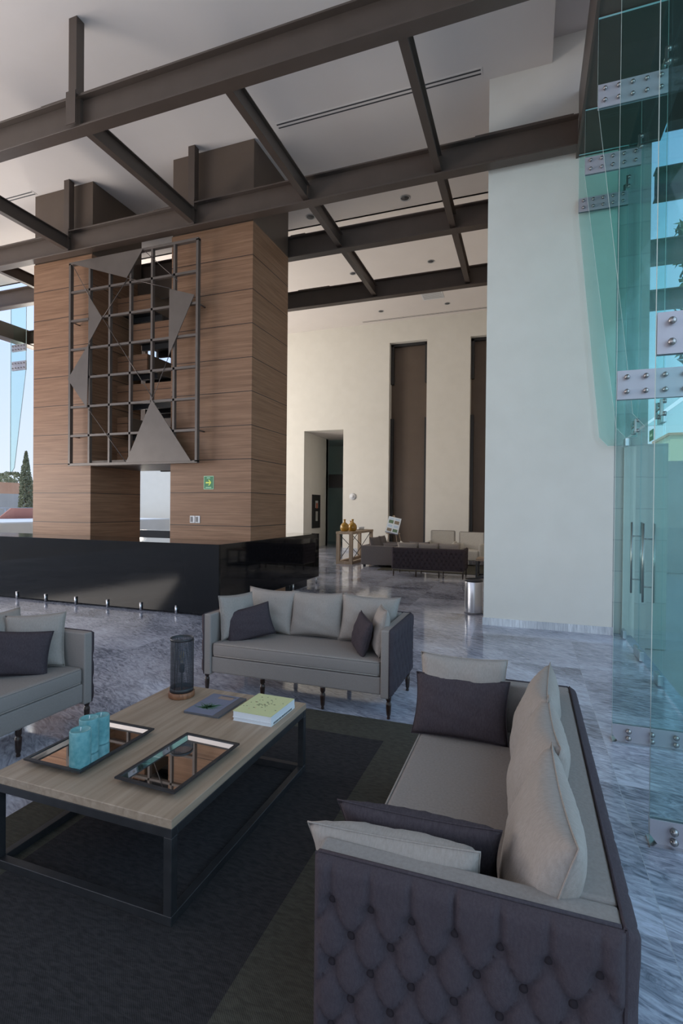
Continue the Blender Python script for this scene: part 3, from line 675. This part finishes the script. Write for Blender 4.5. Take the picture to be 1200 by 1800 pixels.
def pillow(label, w_, h_, t_, mat, root, lx, ly, lz=.445, rz=0., tilt=-12., roll=0., seed=0, name='cushion', cat='cushion', group=None, ears=.07, seam=True, N=22):
    rnd = random.Random(seed); ph = [rnd.uniform(0, 6.28) for _ in range(8)]
    t = bmesh.new(); G = {}
    def P(i, j, sgn):
        u = -1+2*i/N; v = -1+2*j/N
        x = w_/2*u*(1-ears*u*u*(1-v*v)); z = h_/2*v*(1-ears*v*v*(1-u*u))
        k = ((1-u*u)*(1-v*v)); th = t_/2*(k**.40)*(1+.10*(-v))
        if k > 0:
            th += .004*math.sin(9*u+ph[0])*math.sin(3*v+ph[1])*k**.5+.003*math.sin(5*u+11*v+ph[2])*k**.5
            edge = (1-abs(u))*(1-abs(v)); th += .0035*math.sin(26*(u+v*.3)+ph[3])*math.exp(-((1-abs(v))/.22)**2)*k**.3
        return (x, sgn*th, z+h_/2)
    for sgn in (1, -1):
        for i in range(N+1):
            for j in range(N+1):
                if sgn < 0 and (i in (0, N) or j in (0, N)): G[(i, j, -1)] = G[(i, j, 1)]; continue
                G[(i, j, sgn)] = t.verts.new(P(i, j, sgn))
    for sgn in (1, -1):
        for i in range(N):
            for j in range(N):
                q = [G[(i, j, sgn)], G[(i+1, j, sgn)], G[(i+1, j+1, sgn)], G[(i, j+1, sgn)]]
                f = t.faces.new(q if sgn < 0 else q[::-1]); f.smooth = True
    r = MB(); r.add(t, smooth=True)
    E_ = Euler((math.radians(tilt), math.radians(roll), math.radians(rz)), 'XYZ')
    ob = r.build(name, mat)
    ml = Matrix.Translation((lx, ly, lz)) @ E_.to_matrix().to_4x4()
    mr = Matrix.Translation(root.location) @ Matrix.Rotation(root.rotation_euler[2], 4, 'Z')
    ob.matrix_world = mr @ ml
    tag(ob, label, cat, group)
    if seam:
        pts = [P(i, 0, 1) for i in range(N)]+[P(N, j, 1) for j in range(N)]+[P(N-i, N, 1) for i in range(N)]+[P(0, N-j, 1) for j in range(N)]
        r = MB(); r.tube([(p[0], 0, p[2]) for p in pts], .0028, n=5, closed=True); r.build('piping', mat, ob)
    return ob
# ---- near right sofa (faces left)
sr = make_sofa('large tufted sofa at the right, nearest the viewer, its plum side turned to the viewer', arm_buttons=1, detail=.0085)
sr.location = (-.158, 2.165, 0); sr.rotation_euler = (0, 0, -PI/2)
# ---- centre sofa (faces the viewer)
sc_ = make_sofa('tufted sofa with turned legs standing beyond the coffee table, facing the viewer', arm_buttons=1, back_buttons=True)
sc_.location = (-1.845, 4.26, 0)
sl = copy_tree(sc_); sl.location = (-3.47, 2.17, 0); sl.rotation_euler = (0, 0, PI/2); sl['label'] = 'tufted sofa cut off by the left edge of the picture'
sf = copy_tree(sc_); sf.location = (-2.26, 12.66, 0); sf.rotation_euler = (0, 0, PI); sf['label'] = 'far tufted sofa seen from its plum back near the tall windows'
# back cushions
for nm, s, where, sd_ in (('right', sr, 'on the nearest right sofa', 10), ('centre', sc_, 'on the sofa beyond the coffee table', 20), ('left', sl, 'on the sofa at the left edge', 30)):
    for k, x in enumerate((-.50, .0, .50)):
        ps = {'right': ('farthest', 'middle', 'nearest'), 'centre': ('left', 'middle', 'right'), 'left': ('nearest', 'middle', 'farthest')}[nm][k]
        pillow('%s of three plump greige back cushions %s' % (ps, where), .55, .43, .19, 'linen_fabric', s, x+(.055 if nm == 'right' else 0), .15, .44, ears=.10, rz=(-3, 2, 4)[k], tilt=-15, roll=(1, -1, 1.5)[k], seed=sd_+k, name='back_cushion')
for k, x in enumerate((-.50, 0, .50)):
    pillow('greige back cushion showing over the back of the far tufted sofa, %s one' % ('right', 'middle', 'left')[k], .54, .40, .18, 'linen_fabric', sf, x, .14, .44, tilt=-14, seed=40+k, name='back_cushion', N=12, seam=False)
# side cushions: right sofa.  local x=-: far end, +: near end ; facing -y local
pillow('greige cushion standing at the far arm of the nearest right sofa', .47, .40, .15, 'linen_fabric', sr, -.68, -.17, .445, rz=90, tilt=-9, roll=0, seed=51)
pillow('plum cushion leaning on a greige one at the far arm of the nearest right sofa', .50, .32, .13, 'plum_linen', sr, -.565, -.17, .445, rz=90, tilt=-24, roll=0, seed=52)
pillow('greige cushion leaning on the nearest arm of the right sofa', .50, .30, .18, 'linen_fabric', sr, .655, -.185, .445, rz=-90, tilt=-20, roll=3, seed=53, ears=.05)
pillow('plum cushion between the nearest arm and back cushion of the right sofa', .49, .33, .13, 'plum_linen', sr, .51, -.15, .445, rz=-88, tilt=-26, roll=0, seed=54)
# centre sofa
pillow('greige cushion against the left arm of the centre sofa', .42, .40, .14, 'linen_fabric', sc_, -.66, -.10, .445, rz=74, tilt=-9, roll=2, seed=61)
pillow('plum cushion propped at the left end of the centre sofa', .44, .30, .12, 'plum_linen', sc_, -.50, -.13, .445, rz=38, tilt=-16, roll=-12, seed=62)
pillow('greige cushion against the right arm of the centre sofa', .42, .38, .14, 'linen_fabric', sc_, .66, -.10, .445, rz=-68, tilt=-10, roll=-3, seed=63)
pillow('plum cushion at the right end of the centre sofa', .42, .30, .12, 'plum_linen', sc_, .50, -.12, .445, rz=-60, tilt=-14, roll=3, seed=64)
# left sofa: far end is local +x
pillow('greige cushion against the far arm of the left edge sofa', .42, .40, .14, 'linen_fabric', sl, .62, -.06, .445, rz=-58, tilt=-12, roll=-2, seed=71)
pillow('plum cushion lying against a greige one on the left edge sofa', .46, .32, .13, 'plum_linen', sl, .42, -.08, .445, rz=-50, tilt=-18, roll=5, seed=72)
# far sofa scatter
pillow('pale pointed cushion at the left end behind the far tufted sofa back', .40, .40, .13, 'white_fabric', sf, .66, -.05, .445, rz=-70, tilt=-10, seed=73, N=12, seam=False)
pillow('pale pointed cushion at the right end behind the far tufted sofa back', .40, .40, .13, 'white_fabric', sf, -.66, -.05, .445, rz=70, tilt=-10, seed=74, N=12, seam=False)

# ================================================================== RUG
t = thing('area_rug', 'large dark flat woven rug with an olive border under the coffee table', 'rug', (-1.56, 2.0, 0))
r = MB(); r.box(-.62, .62, -1.65, 1.51, .001, .009); r.build('field', 'rug_dark', t)
r = MB(); r.box(-1.0, -.62, -2.0, 1.86, .001, .0085); r.box(.62, 1.0, -2.0, 1.86, .001, .0085); r.box(-.62, .62, 1.51, 1.86, .001, .0085); r.box(-.62, .62, -2.0, -1.65, .001, .0085)
r.build('border', 'rug_green', t)

# ================================================================== COFFEE TABLE
tx0, tx1, ty0, ty1, TZ = -2.272, -1.288, 1.652, 2.945, .430
t = thing('coffee_table', 'low coffee table with a pale wood top on a black tube frame', 'table', ((tx0+tx1)/2, (ty0+ty1)/2, .009))
hx, hy = (tx1-tx0)/2, (ty1-ty0)/2; z0 = -.009
r = MB(); r.box(-hx, hx, -hy, hy, TZ-.037+z0, TZ+z0, bev=.003); r.build('tabletop', 'oak', t)
s = .038; i_ = .001
for sx_ in (-1, 1):
    for sy_ in (-1, 1):
        x = sx_*(hx-i_-s/2); y = sy_*(hy-i_-s/2); r = MB(); r.box(x-s/2, x+s/2, y-s/2, y+s/2, s, TZ-.038-s+z0, bev=.002, seg=1); r.build('leg', 'dark_steel', t)
for nm, zz in (('top_rail', TZ-.038-s+z0), ('bottom_rail', 0)):
    for sg in (-1, 1):
        y = sg*(hy-i_-s/2); r = MB(); r.box(-hx+i_, hx-i_, y-s/2, y+s/2, zz, zz+s, bev=.002, seg=1); r.build(nm, 'dark_steel', t)
        x = sg*(hx-i_-s/2); r = MB(); r.box(x-s/2, x+s/2, -hy+i_+s, hy-i_-s, zz, zz+s, bev=.002, seg=1); r.build(nm, 'dark_steel', t)
# ---- trays
def tray(cx, cy, L, Wt, rz, label):
    t = thing('mirror_tray', label, 'tray', (cx, cy, TZ), rz); a, c = Wt/2, L/2; ai, ci = a-.035, c-.035
    t2 = bmesh.new()
    def ring(x, y, z): return [t2.verts.new(p) for p in ((-x, -y, z), (x, -y, z), (x, y, z), (-x, y, z))]
    rs = [ring(ai+.004, ci+.004, .0), ring(a, c, .022), ring(a, c, .030), ring(a-.016, c-.016, .030), ring(a-.018, c-.018, .024)]
    for A, B in zip(rs, rs[1:]):
        for k in range(4): t2.faces.new((A[k], A[(k+1) % 4], B[(k+1) % 4], B[k]))
    t2.faces.new(rs[0][::-1]); r = MB(); r.add(t2); r.build('rim', 'dark_steel', t)
    t2 = bmesh.new(); rs = [ring(a-.017, c-.017, .025), ring(ai, ci, .010)]
    for k in range(4): t2.faces.new((rs[0][k], rs[0][(k+1) % 4], rs[1][(k+1) % 4], rs[1][k]))
    r = MB(); r.add(t2); r.build('sloped_mirror', 'mirror', t)
    r = MB(); r.box(-ai, ai, -ci, ci, .004, .010); r.build('mirror_base', 'mirror', t)
tray(-2.042, 2.005, .49, .345, math.radians(0), 'mirrored tray with black rim under the turquoise candles')
tray(-1.524, 2.022, .49, .325, math.radians(-2), 'empty mirrored tray with black rim at the middle of the coffee table')
def candle(x, y, h, r_, label, seed):
    t = thing('pillar_candle', label, 'candle', (x, y, TZ+.010), 0, None); b = MB()
    b.lathe([(0, 0), (r_*.97, 0), (r_, .006), (r_, h-.006), (r_*.96, h), (r_*.86, h-.002), (r_*.75, h-.007), (0, h-.009)], n=40); b.build('wax_body', 'wax', t)
    b = MB(); b.tube([(0, 0, h-.010), (.001, .001, h+.002), (.003, 0, h+.010)], .0018); b.build('wick', 'paper', t)
candle(-1.93, 1.82, .178, .046, 'turquoise pillar candle, the nearest of the three on the tray', 1)
candle(-2.023, 1.960, .166, .045, 'turquoise pillar candle, the middle one of the three on the tray', 2)
candle(-2.045, 2.056, .140, .042, 'turquoise pillar candle half hidden at the back of the three', 3)
# ---- books
t = thing('magazine', 'magazine with a blue and green plant cover on the coffee table', 'magazine', (-1.782, 2.694, TZ), 0)
r = MB(); r.box(-.118, .122, -.155, .158, 0, .012, 'cover_grey', bev=.001, seg=1); r.build('pages', None, t)
r = MB(); r.box(-.118, .08, -.153, .155, .0122, .0128, 'cover_blue')
rnd = random.Random(5)
for k in range(70):
    a = rnd.uniform(-.2, PI+.2); L = rnd.uniform(.03, .085); x0, y0 = -.02+rnd.uniform(-.02, .02), -.055+rnd.uniform(-.03, .02)
    x1, y1 = x0+L*math.cos(a), y0+L*math.sin(a)*.9
    x1 = max(-.11, min(.078, x1)); d = Vector((x1-x0, y1-y0, 0)); n2 = Vector((-d.y, d.x, 0)).normalized()*.0022
    r.poly([(x0-n2.x, y0-n2.y, .0128), (x0+n2.x, y0+n2.y, .0128), (x1, y1, .0128)], (0, 0, .0006), 'leaf_green')
r.build('cover', None, t)
r = MB(); r.box(-.045, .055, .085, .135, .0128, .0132, 'tan'); r.box(-.035, .065, .125, .135, .0132, .0138, 'cover_grey'); r.build('cover_picture', None, t)
def book(z, hgt, label, cover, ox, w2=.1235, l2=.148, spine=False):
    t = thing('book', label, 'book', (-1.450+ox, 2.700, z), math.radians(-1)); r = MB(); r.box(-w2+.003, w2-.004, -l2+.003, l2-.003, .0022, hgt-.0022); r.build('pages', 'paper', t)
    r = MB(); r.box(-w2, w2, -l2, l2, hgt-.0022, hgt, cover); r.box(-w2, w2, -l2, l2, 0, .0022, 'paper'); r.box(w2-.003, w2, -l2, l2, .0022, hgt-.0022, 'paper'); r.build('cover', None, t)
    return t
b1 = book(TZ, .020, 'thin white book with printed spine at the bottom of the stack', 'paper', .002)
r = MB(); rnd = random.Random(3); y = -.12
while y < .11:
    L = rnd.uniform(.004, .011); r.box(.1236, .1242, y, y+L, .005, .015, 'ink'); y += L+.004
r.build('spine_lettering', None, b1)
b2 = book(TZ+.020, .036, 'thick book with a pale yellow speckled cover on top of the stack', 'cover_yellow', 0)
r = MB(); rnd = random.Random(9)
for k in range(42):
    x, y = rnd.gauss(-.02, .045), rnd.gauss(.0, .06)
    if abs(x) > .105 or abs(y) > .13: continue
    L = rnd.uniform(.004, .014); r.box(x-L/2, x+L/2, y-.0025, y+.0025, .036, .0364, 'ink' if k % 9 else 'terracotta_wall')
r.build('cover_marks', None, b2)
# ---- table lamp
t = thing('table_lamp', 'mesh cylinder lamp with a wooden foot on the coffee table', 'lamp', (-2.085, 2.765, TZ))
r = MB(); r.lathe([(0, 0), (.079, 0), (.082, .004), (.082, .032), (.078, .036), (0, .036)], n=40); r.build('base', 'lamp_wood', t)
r = MB(); r.lathe([(.0705, .04), (.0705, .375)], n=48); sh = r.build('mesh_shade', 'shade_mesh', t, recalc=False)
r = MB()
for z0_, z1_ in ((.036, .062), (.362, .378)): r.lathe([(.070, z0_), (.0735, z0_), (.0735, z1_), (.070, z1_), (.070, z0_)], n=48)
for k in range(3):
    a = PI/6+k*2*PI/3; r.tube([(.0718*math.cos(a), .0718*math.sin(a), .04), (.0718*math.cos(a), .0718*math.sin(a), .37)], .0025, n=6)
r.build('shade_rings', 'dark_steel', sh)
r = MB(); r.tube([(0, 0, .036), (0, 0, .16)], .005); r.lathe([(0, .15), (.017, .155), (.019, .18), (.016, .205), (0, .206)], n=16); r.build('lamp_holder', 'dark_steel', t)
r = MB(); r.lathe([(.012, .205), (.016, .225), (.030, .265), (.033, .285), (.028, .31), (.014, .322), (0, .325)], n=24); bl = r.build('bulb', 'clear_glass', t)
r = MB()
for k in range(5):
    a = k*2*PI/5; r.tube([(.006*math.cos(a), .006*math.sin(a), .215), (.014*math.cos(a), .014*math.sin(a), .285)], .0012, n=4)
r.build('filament', 'bulb_filament', bl)

# ================================================================== FAR SEATING GROUP
t = thing('console_table', 'narrow raw wood console table with black X braces near the far passage', 'table', (-5.08, 15.35, 0))
for sx_ in (-1, 1):
    for sy_ in (-1, 1):
        r = MB(); x, y = sx_*.20, sy_*1.02; r.box(x-.05, x+.05, y-.05, y+.05, .08, .88); r.build('leg', 'console_oak', t)
r = MB(); r.box(-.26, .26, -1.08, 1.08, .88, .955, bev=.004); r.build('tabletop', 'console_oak', t)
r = MB(); r.box(-.25, .25, -1.07, -.97, 0, .08); r.box(-.25, .25, .97, 1.07, 0, .08); r.box(-.25, -.15, -.97, .97, 0, .08); r.box(.15, .25, -.97, .97, 0, .08); r.build('bottom_frame', 'console_oak', t)
for s in (-1, 1):
    for d in (-1, 1): 
        r = MB(); r.tube([(s*.2, -.97*d, .08), (s*.2, .97*d, .88)], .010); r.build('cross_brace', 'dark_steel', t)
JAR = [(0, 0), (.085, 0), (.12, .03), (.135, .09), (.125, .16), (.085, .215), (.04, .24), (.028, .26), (.028, .31), (.040, .32), (.040, .335), (.022, .335), (.022, .26), (.036, .232), (.08, .207), (.118, .155), (.127, .09), (.112, .034), (.08, .010), (0, .010)]
for x, y, sc2, lab in ((-5.17, 14.56, 1.0, 'round amber glass jar on the console table, leftmost'), (-5.02, 14.86, 1.0, 'round amber glass jar on the console table, rightmost'), (-5.16, 15.10, .85, 'round amber glass jar half hidden between two others')):
    r = MB(); r.lathe([(a*sc2, z*sc2*1.08) for a, z in JAR], n=28); o = r.build('glass_jar', 'amber', None, (x, y, .955)); tag(o, lab, 'jar')
t = thing('glass_tray', 'small clear glass tray with cups on the console table', 'tray', (-5.08, 15.9, .955)); r = MB(); r.box(-.15, .15, -.3, .3, 0, .02, bev=.004); r.build('plate', 'clear_glass', t)
for k, yy in enumerate((-.18, .02, .2)):
    r = MB(); r.lathe([(0, .02), (.04, .02), (.05, .09), (.046, .09), (.036, .025), (0, .025)], n=14, c=(0, yy, 0)); r.build('cup', 'white_plastic', t)
# grey sofa seen from the side
t = thing('grey_sofa', 'low square grey sofa with loose cushions left of the far tufted sofa', 'sofa', (-3.72, 14.35, 0))
r = MB(); r.box(-.70, .70, -.50, -.34, .07, .60, bev=.012); r.build('side_arm', 'grey_fabric', t)
r = MB(); r.box(-.70, -.50, -.34, 1.3, .07, .60, bev=.012); r.build('backrest', 'grey_fabric', t)
r = MB(); r.box(-.70, .70, 1.30, 1.46, .07, .60, bev=.012); r.build('far_arm', 'grey_fabric', t)
r = MB(); r.box(-.50, .70, -.34, 1.3, .07, .38, bev=.02); r.build('seat', 'grey_fabric', t)
for x in (-.62, .62):
    for y in (-.42, 1.38):
        r = MB(); r.box(x-.03, x+.03, y-.03, y+.03, 0, .07); r.build('foot', 'dark_steel', t)
gs = t
pillow('grey square cushion leaning at the left end of the low grey sofa', .50, .46, .16, 'grey_fabric', gs, -.36, -.02, .38, rz=70, tilt=-14, roll=0, seed=81, N=12)
pillow('second grey square cushion on the low grey sofa, farther back', .50, .46, .16, 'grey_fabric', gs, -.34, .75, .38, rz=84, tilt=-14, roll=0, seed=82, N=12)
pillow('long dark grey cushion lying in front on the low grey sofa', .72, .30, .14, 'grey_fabric', gs, .20, -.12, .38, rz=180, tilt=-8, roll=0, seed=83, N=12)
pillow('grey cushion peeking out beside the far tufted sofa', .62, .34, .14, 'grey_fabric', gs, .85, .10, .38, rz=170, tilt=-5, seed=84, N=12)
# armchairs
def armchair(x, y, rz, label):
    t = thing('armchair', label, 'armchair', (x, y, 0), rz, None)
    r = MB(); r.box(-.36, .36, -.36, .34, .16, .46, bev=.04, seg=3); r.build('seat', 'white_fabric', t)
    r = MB(); r.box(-.38, .38, .24, .38, .40, .97, bev=.045, seg=3); bk = r.build('backrest', 'white_fabric', t)
    r = MB(); r.tube([(-.375, .236, .45), (-.372, .236, .955), (-.355, .236, .968), (.355, .236, .968), (.372, .236, .955), (.375, .236, .45)], .007, n=6); r.build('piping', 'grey_fabric', bk)
    for s in (-1, 1):
        r = MB(); r.box(min(s*.36, s*.44), max(s*.36, s*.44), -.34, .30, .18, .64, bev=.03, seg=3); r.build('arm', 'white_fabric', t)
        for yy in (-.3, .3):
            r = MB(); r.tube([(s*.36, yy, 0), (s*.36, yy, .18)], [.014, .022]); r.build('leg', 'turned_wood', t)
    return t
armchair(-2.52, 16.2, math.radians(2), 'white piped armchair facing the viewer, left one of the pair')
ac2 = armchair(-1.62, 15.6, math.radians(-10), 'white piped armchair facing the viewer, right one beside the pillar')
# easel with board
t = thing('easel', 'thin wooden easel standing before the far wall', 'easel', (-4.25, 16.9, 0))
for k, p in enumerate((((-.02, 0, 1.42), (-.30, -.12, 0)), ((.02, 0, 1.42), (.42, -.05, 0)), ((0, .02, 1.42), (.05, .55, 0)))):
    r = MB(); r.tube([p[0], p[1]], .012, n=6); r.build('leg', 'console_oak', t)
r = MB(); r.box(-.24, .24, -.10, -.06, .80, .83); r.build('ledge', 'console_oak', t)
t = thing('display_board', 'white display board with four small photos standing tilted on the easel', 'poster', (-4.30, 16.78, .81)); t.rotation_euler = (math.radians(-8), math.radians(12), 0)
r = MB(); r.box(-.22, .22, -.01, 0, 0, .56); r.build('board', 'board_white', t)
for k, (x0, x1, z0_, z1_, mt) in enumerate(((-.18, -.02, .34, .45, 'photo_green'), (.02, .18, .34, .45, 'photo_brown'), (-.18, -.02, .07, .17, 'photo_brown'), (.02, .18, .07, .17, 'photo_green'))):
    r = MB(); r.box(x0, x1, -.0115, -.0102, z0_, z1_, mt); r.build('photo', None, t)
r = MB()
for z in (.50, .475, .27, .245, .22):
    for x0, x1 in ((-.17, -.03), (.03, .17)): r.box(x0, x1, -.0115, -.0102, z, z+.014, 'photo_blue')
r.box(-.22, .22, -.0115, -.0102, 0, .03, 'cover_blue'); r.build('printed_text', None, t)
# side table and object, far rug, trash can
t = thing('side_table', 'small black framed side table half hidden by the white pillar', 'table', (-.84, 13.05, 0))
r = MB(); r.box(-.33, .33, -.33, .33, .41, .455); r.build('tabletop', 'oak', t)
for x in (-.31, .31):
    for y in (-.31, .31):
        r = MB(); r.box(x-.02, x+.02, y-.02, y+.02, .04, .41); r.build('leg', 'dark_steel', t)
for y in (-.31, .31):
    r = MB(); r.box(-.33, .33, y-.02, y+.02, 0, .04); r.build('bottom_rail', 'dark_steel', t)
for x in (-.31, .31):
    r = MB(); r.box(x-.02, x+.02, -.29, .29, 0, .04); r.build('bottom_rail', 'dark_steel', t)
t = thing('wood_lantern', 'small brown wooden lantern on the far side table', 'lantern', (-.86, 13.2, .455)); r = MB(); r.box(-.08, .08, -.08, .08, 0, .03); r.box(-.08, .08, -.08, .08, .26, .29)
r.build('base_and_lid', 'lamp_wood', t)
for x in (-.07, .07):
    for y in (-.07, .07):
        r = MB(); r.box(x-.01, x+.01, y-.01, y+.01, .03, .26); r.build('upright', 'lamp_wood', t)
b = MB(); b.box(-1.7, 1.5, -1.3, 1.0, .001, .009); o = b.build('area_rug', 'rug_green', None, (-2.1, 14.6, 0)); tag(o, 'dull green rug under the far seating group', 'rug')
t = thing('trash_can', 'round brushed steel waste bin beside the white pillar', 'bin', (-.80, 8.42, 0))
r = MB(); r.lathe([(0, .0), (.138, 0), (.14, .012), (.14, .50), (.135, .51), (.13, .50), (.13, .02), (0, .02)], n=40); r.build('body', 'steel', t)
r = MB(); r.lathe([(.133, .505), (.142, .505), (.142, .54), (.130, .545), (.128, .51)], n=40); r.build('rim', 'dark_steel', t)
r = MB(); r.lathe([(.139, .0), (.145, 0), (.145, .022), (.139, .022)], n=40); r.build('bottom_ring', 'grey_plastic', t)
r = MB(); r.tube([(-.14, -.02, .44), (-.165, -.02, .42), (-.165, -.02, .36), (-.14, -.02, .34)], .005, n=6); r.build('handle', 'dark_steel', t)

# ================================================================== OUTDOORS
def leafy(name, label, cat, loc, prof, n, size, mat, trunk=True, seed=1):
    """prof: list of (z, radius); leaves scattered in the volume of revolution"""
    rnd = random.Random(seed); t = thing(name, label, cat, loc); r = MB(); bm_ = bmesh.new()
    zs = [p[0] for p in prof]
    for k in range(n):
        z = rnd.uniform(zs[0], zs[-1])
        for (za, ra), (zb, rb) in zip(prof, prof[1:]):
            if za <= z <= zb: R0 = ra+(rb-ra)*(z-za)/(zb-za)
        a = rnd.uniform(0, 2*PI); q = R0*math.sqrt(rnd.uniform(.35, 1))*(1+.12*math.sin(3*a+z*2)); p = Vector((q*math.cos(a), q*math.sin(a), z))
        d1 = Vector((rnd.gauss(0, 1), rnd.gauss(0, 1), rnd.gauss(0, 1))).normalized(); d2 = d1.orthogonal().normalized(); s_ = size*rnd.uniform(.6, 1.4)
        vs = [bm_.verts.new(p+d1*s_*.9), bm_.verts.new(p+d2*s_*.45), bm_.verts.new(p-d1*s_*.9), bm_.verts.new(p-d2*s_*.45)]; bm_.faces.new(vs)
    r.add(bm_); r.build('foliage', mat, t, recalc=False)
    r = MB(); r.tube([(0, 0, -.3), (.03, 0, zs[-1]*.75)], [prof[-1][0]*.025+.03, .02]); r.build('trunk', 'bark', t)
    return t
leafy('cypress_tree', 'tall narrow cypress outdoors beside the left wood tower', 'tree', (-26.0, 20.75, -.2), [(.3, .30), (1.4, .38), (2.8, .33), (4.0, .17), (4.8, .02)], 4200, .07, 'foliage_hazed', seed=2)
for k, (x, y, s_) in enumerate(((-52, 33, 1.0), (-47, 36, 1.2), (-56, 41, 1.3), (-43, 39, 1.0))):
    leafy('garden_tree', ['low round tree beyond the terracotta wall, nearest', 'low round tree beyond the terracotta wall, second', 'low round tree beyond the terracotta wall, third', 'low round tree beyond the terracotta wall, farthest right'][k], 'tree', (x, y, 0), [(1.6*s_, .9*s_), (2.6*s_, 1.9*s_), (3.4*s_, 1.6*s_), (4.0*s_, .4*s_)], 1500, .16, 'foliage_hazed', seed=10+k)
b = MB(); b.box(-34, -33.7, 8, 50, -.2, 3.2); o = b.build('garden_wall', 'terracotta_wall'); tag(o, 'long terracotta coloured boundary wall outdoors at the left', 'wall')
b = MB(); b.box(-28.2, -27.9, 8, 40, -.2, 2.29); o = b.build('retaining_wall', 'concrete'); tag(o, 'pale concrete retaining wall outdoors below the terracotta wall', 'wall')
b = MB(); b.box(-24.2, -18.2, 8, 23, -.2, .95, 'concrete'); b.box(-24.2, -18.2, 8, 23, .95, 1.0, 'paper'); o = b.build('terrace_ledge'); tag(o, 'sunlit pale terrace ledge just outside the left glass wall', 'terrace')
t = thing('metal_railing', 'thin metal railing at the back of the sunlit terrace', 'railing', (-23.8, 16, 1.0))
for k in range(10):
    r = MB(); r.tube([(0, -6.5+k*1.4, 0), (0, -6.5+k*1.4, .5)], .02, n=6); r.build('post', 'steel', t)
r = MB(); r.tube([(0, -6.6, .5), (0, 6.2, .5)], .025, n=6); r.build('rail', 'steel', t)
b = MB(); b.poly([(0, -1.0, 0), (0, 1.4, 0), (.2, 1.4, .5), (.2, -.5, .5)], (.05, 0, 0), 'red_deck'); o = b.build('red_playground_panel', None, None, (-23.0, 17.9, 1.0)); tag(o, 'slanted red panel standing on the terrace before the cypress', 'panel')
b = MB(); b.box(-24, -15.2, 24, 24.3, -.2, 5.6); o = b.build('garden_wall', 'plaster'); tag(o, 'bright white outdoor wall seen through the gap between the towers', 'wall')
# houses far left
t = thing('house', 'low white house with a red roof on the horizon at the left', 'house', (-86, 56, 0)); r = MB(); r.box(-5, 5, -4, 4, 0, 5.5); r.build('wall', 'cream_paint', t)
r = MB(); r.poly([(-5.4, -4.4, 5.5), (5.4, -4.4, 5.5), (0, -4.4, 6.6)], (0, 8.8, 0), 'red_deck'); r.build('roof', None, t)
r = MB(); r.box(4.95, 5.05, -2, -1, 2.5, 4, 'window_dark'); r.build('window', None, t)
# right side outdoors
t = thing('apartment_house', 'small cream building far away outside the right glass wall', 'house', (14.4, 56, 0))
r = MB(); r.box(-2.6, -.2, -3, 3, 0, 8.4); r.build('tower_block', 'cream_paint', t); r = MB(); r.box(-.2, 5, -3, 3, 0, 7.7); r.build('wing', 'cream_paint', t)
for k in range(3):
    r = MB(); r.box(.6+k*1.3, 1.4+k*1.3, -3.05, -2.98, 6.4, 7.1); r.build('window', 'window_dark', t)
r = MB(); r.box(-2.8, 0, -3.2, 3.2, 8.4, 8.6); r.build('roof', 'terracotta_wall', t)
b = MB(); b.box(1.8, 30, 17.8, 18.2, -.2, 3.15); o = b.build('garden_wall', 'concrete'); tag(o, 'grey boundary wall outside the right glass wall', 'wall')
leafy('feathery_tree', 'tall loose green tree outside the right glass wall, nearer one', 'tree', (6.6, 22.5, -.2), [(5.5, .6), (8, 1.5), (12, 1.5), (16, .5)], 2600, .26, 'foliage', seed=31)
leafy('feathery_tree', 'tall loose green tree outside the right glass wall, farther one', 'tree', (12.0, 27, -.2), [(3.5, .8), (7, 2.2), (13, 2.2), (18, .5)], 3200, .30, 'foliage', seed=32)

# ================================================================== GROUPS of like things
GR = {'steel_beam': 'main steel beams under the ceiling', 'cross_joist': 'steel joists between the main beams', 'ceiling_post': 'steel posts up to the ceiling', 'downlight': 'recessed ceiling lights',
      'slot_diffuser': 'slot air diffusers', 'clad_tower': 'wood clad towers', 'stair_landing': 'stair landings between the towers', 'wall_switch': 'switches on the wood tower', 'tufted_sofa': 'tufted plum and greige sofas',
      'back_cushion': 'loose back cushions on the sofas', 'cushion': 'loose scatter cushions on the sofas', 'mirror_tray': 'mirrored trays on the coffee table', 'pillar_candle': 'turquoise candles on the tray', 'book': 'books stacked on the coffee table',
      'glass_jar': 'amber jars on the console table', 'armchair': 'white armchairs in the far seating group', 'glass_fin': 'glass support fins', 'spider_fitting': 'steel fittings of the glass wall', 'garden_tree': 'trees beyond the terracotta wall',
      'feathery_tree': 'trees outside the right glass wall'}
for ob in list(bpy.data.objects):
    if ob.parent is None and 'label' in ob.keys():
        k = ob.name.split('.')[0]
        if k in GR: ob['group'] = GR[k]
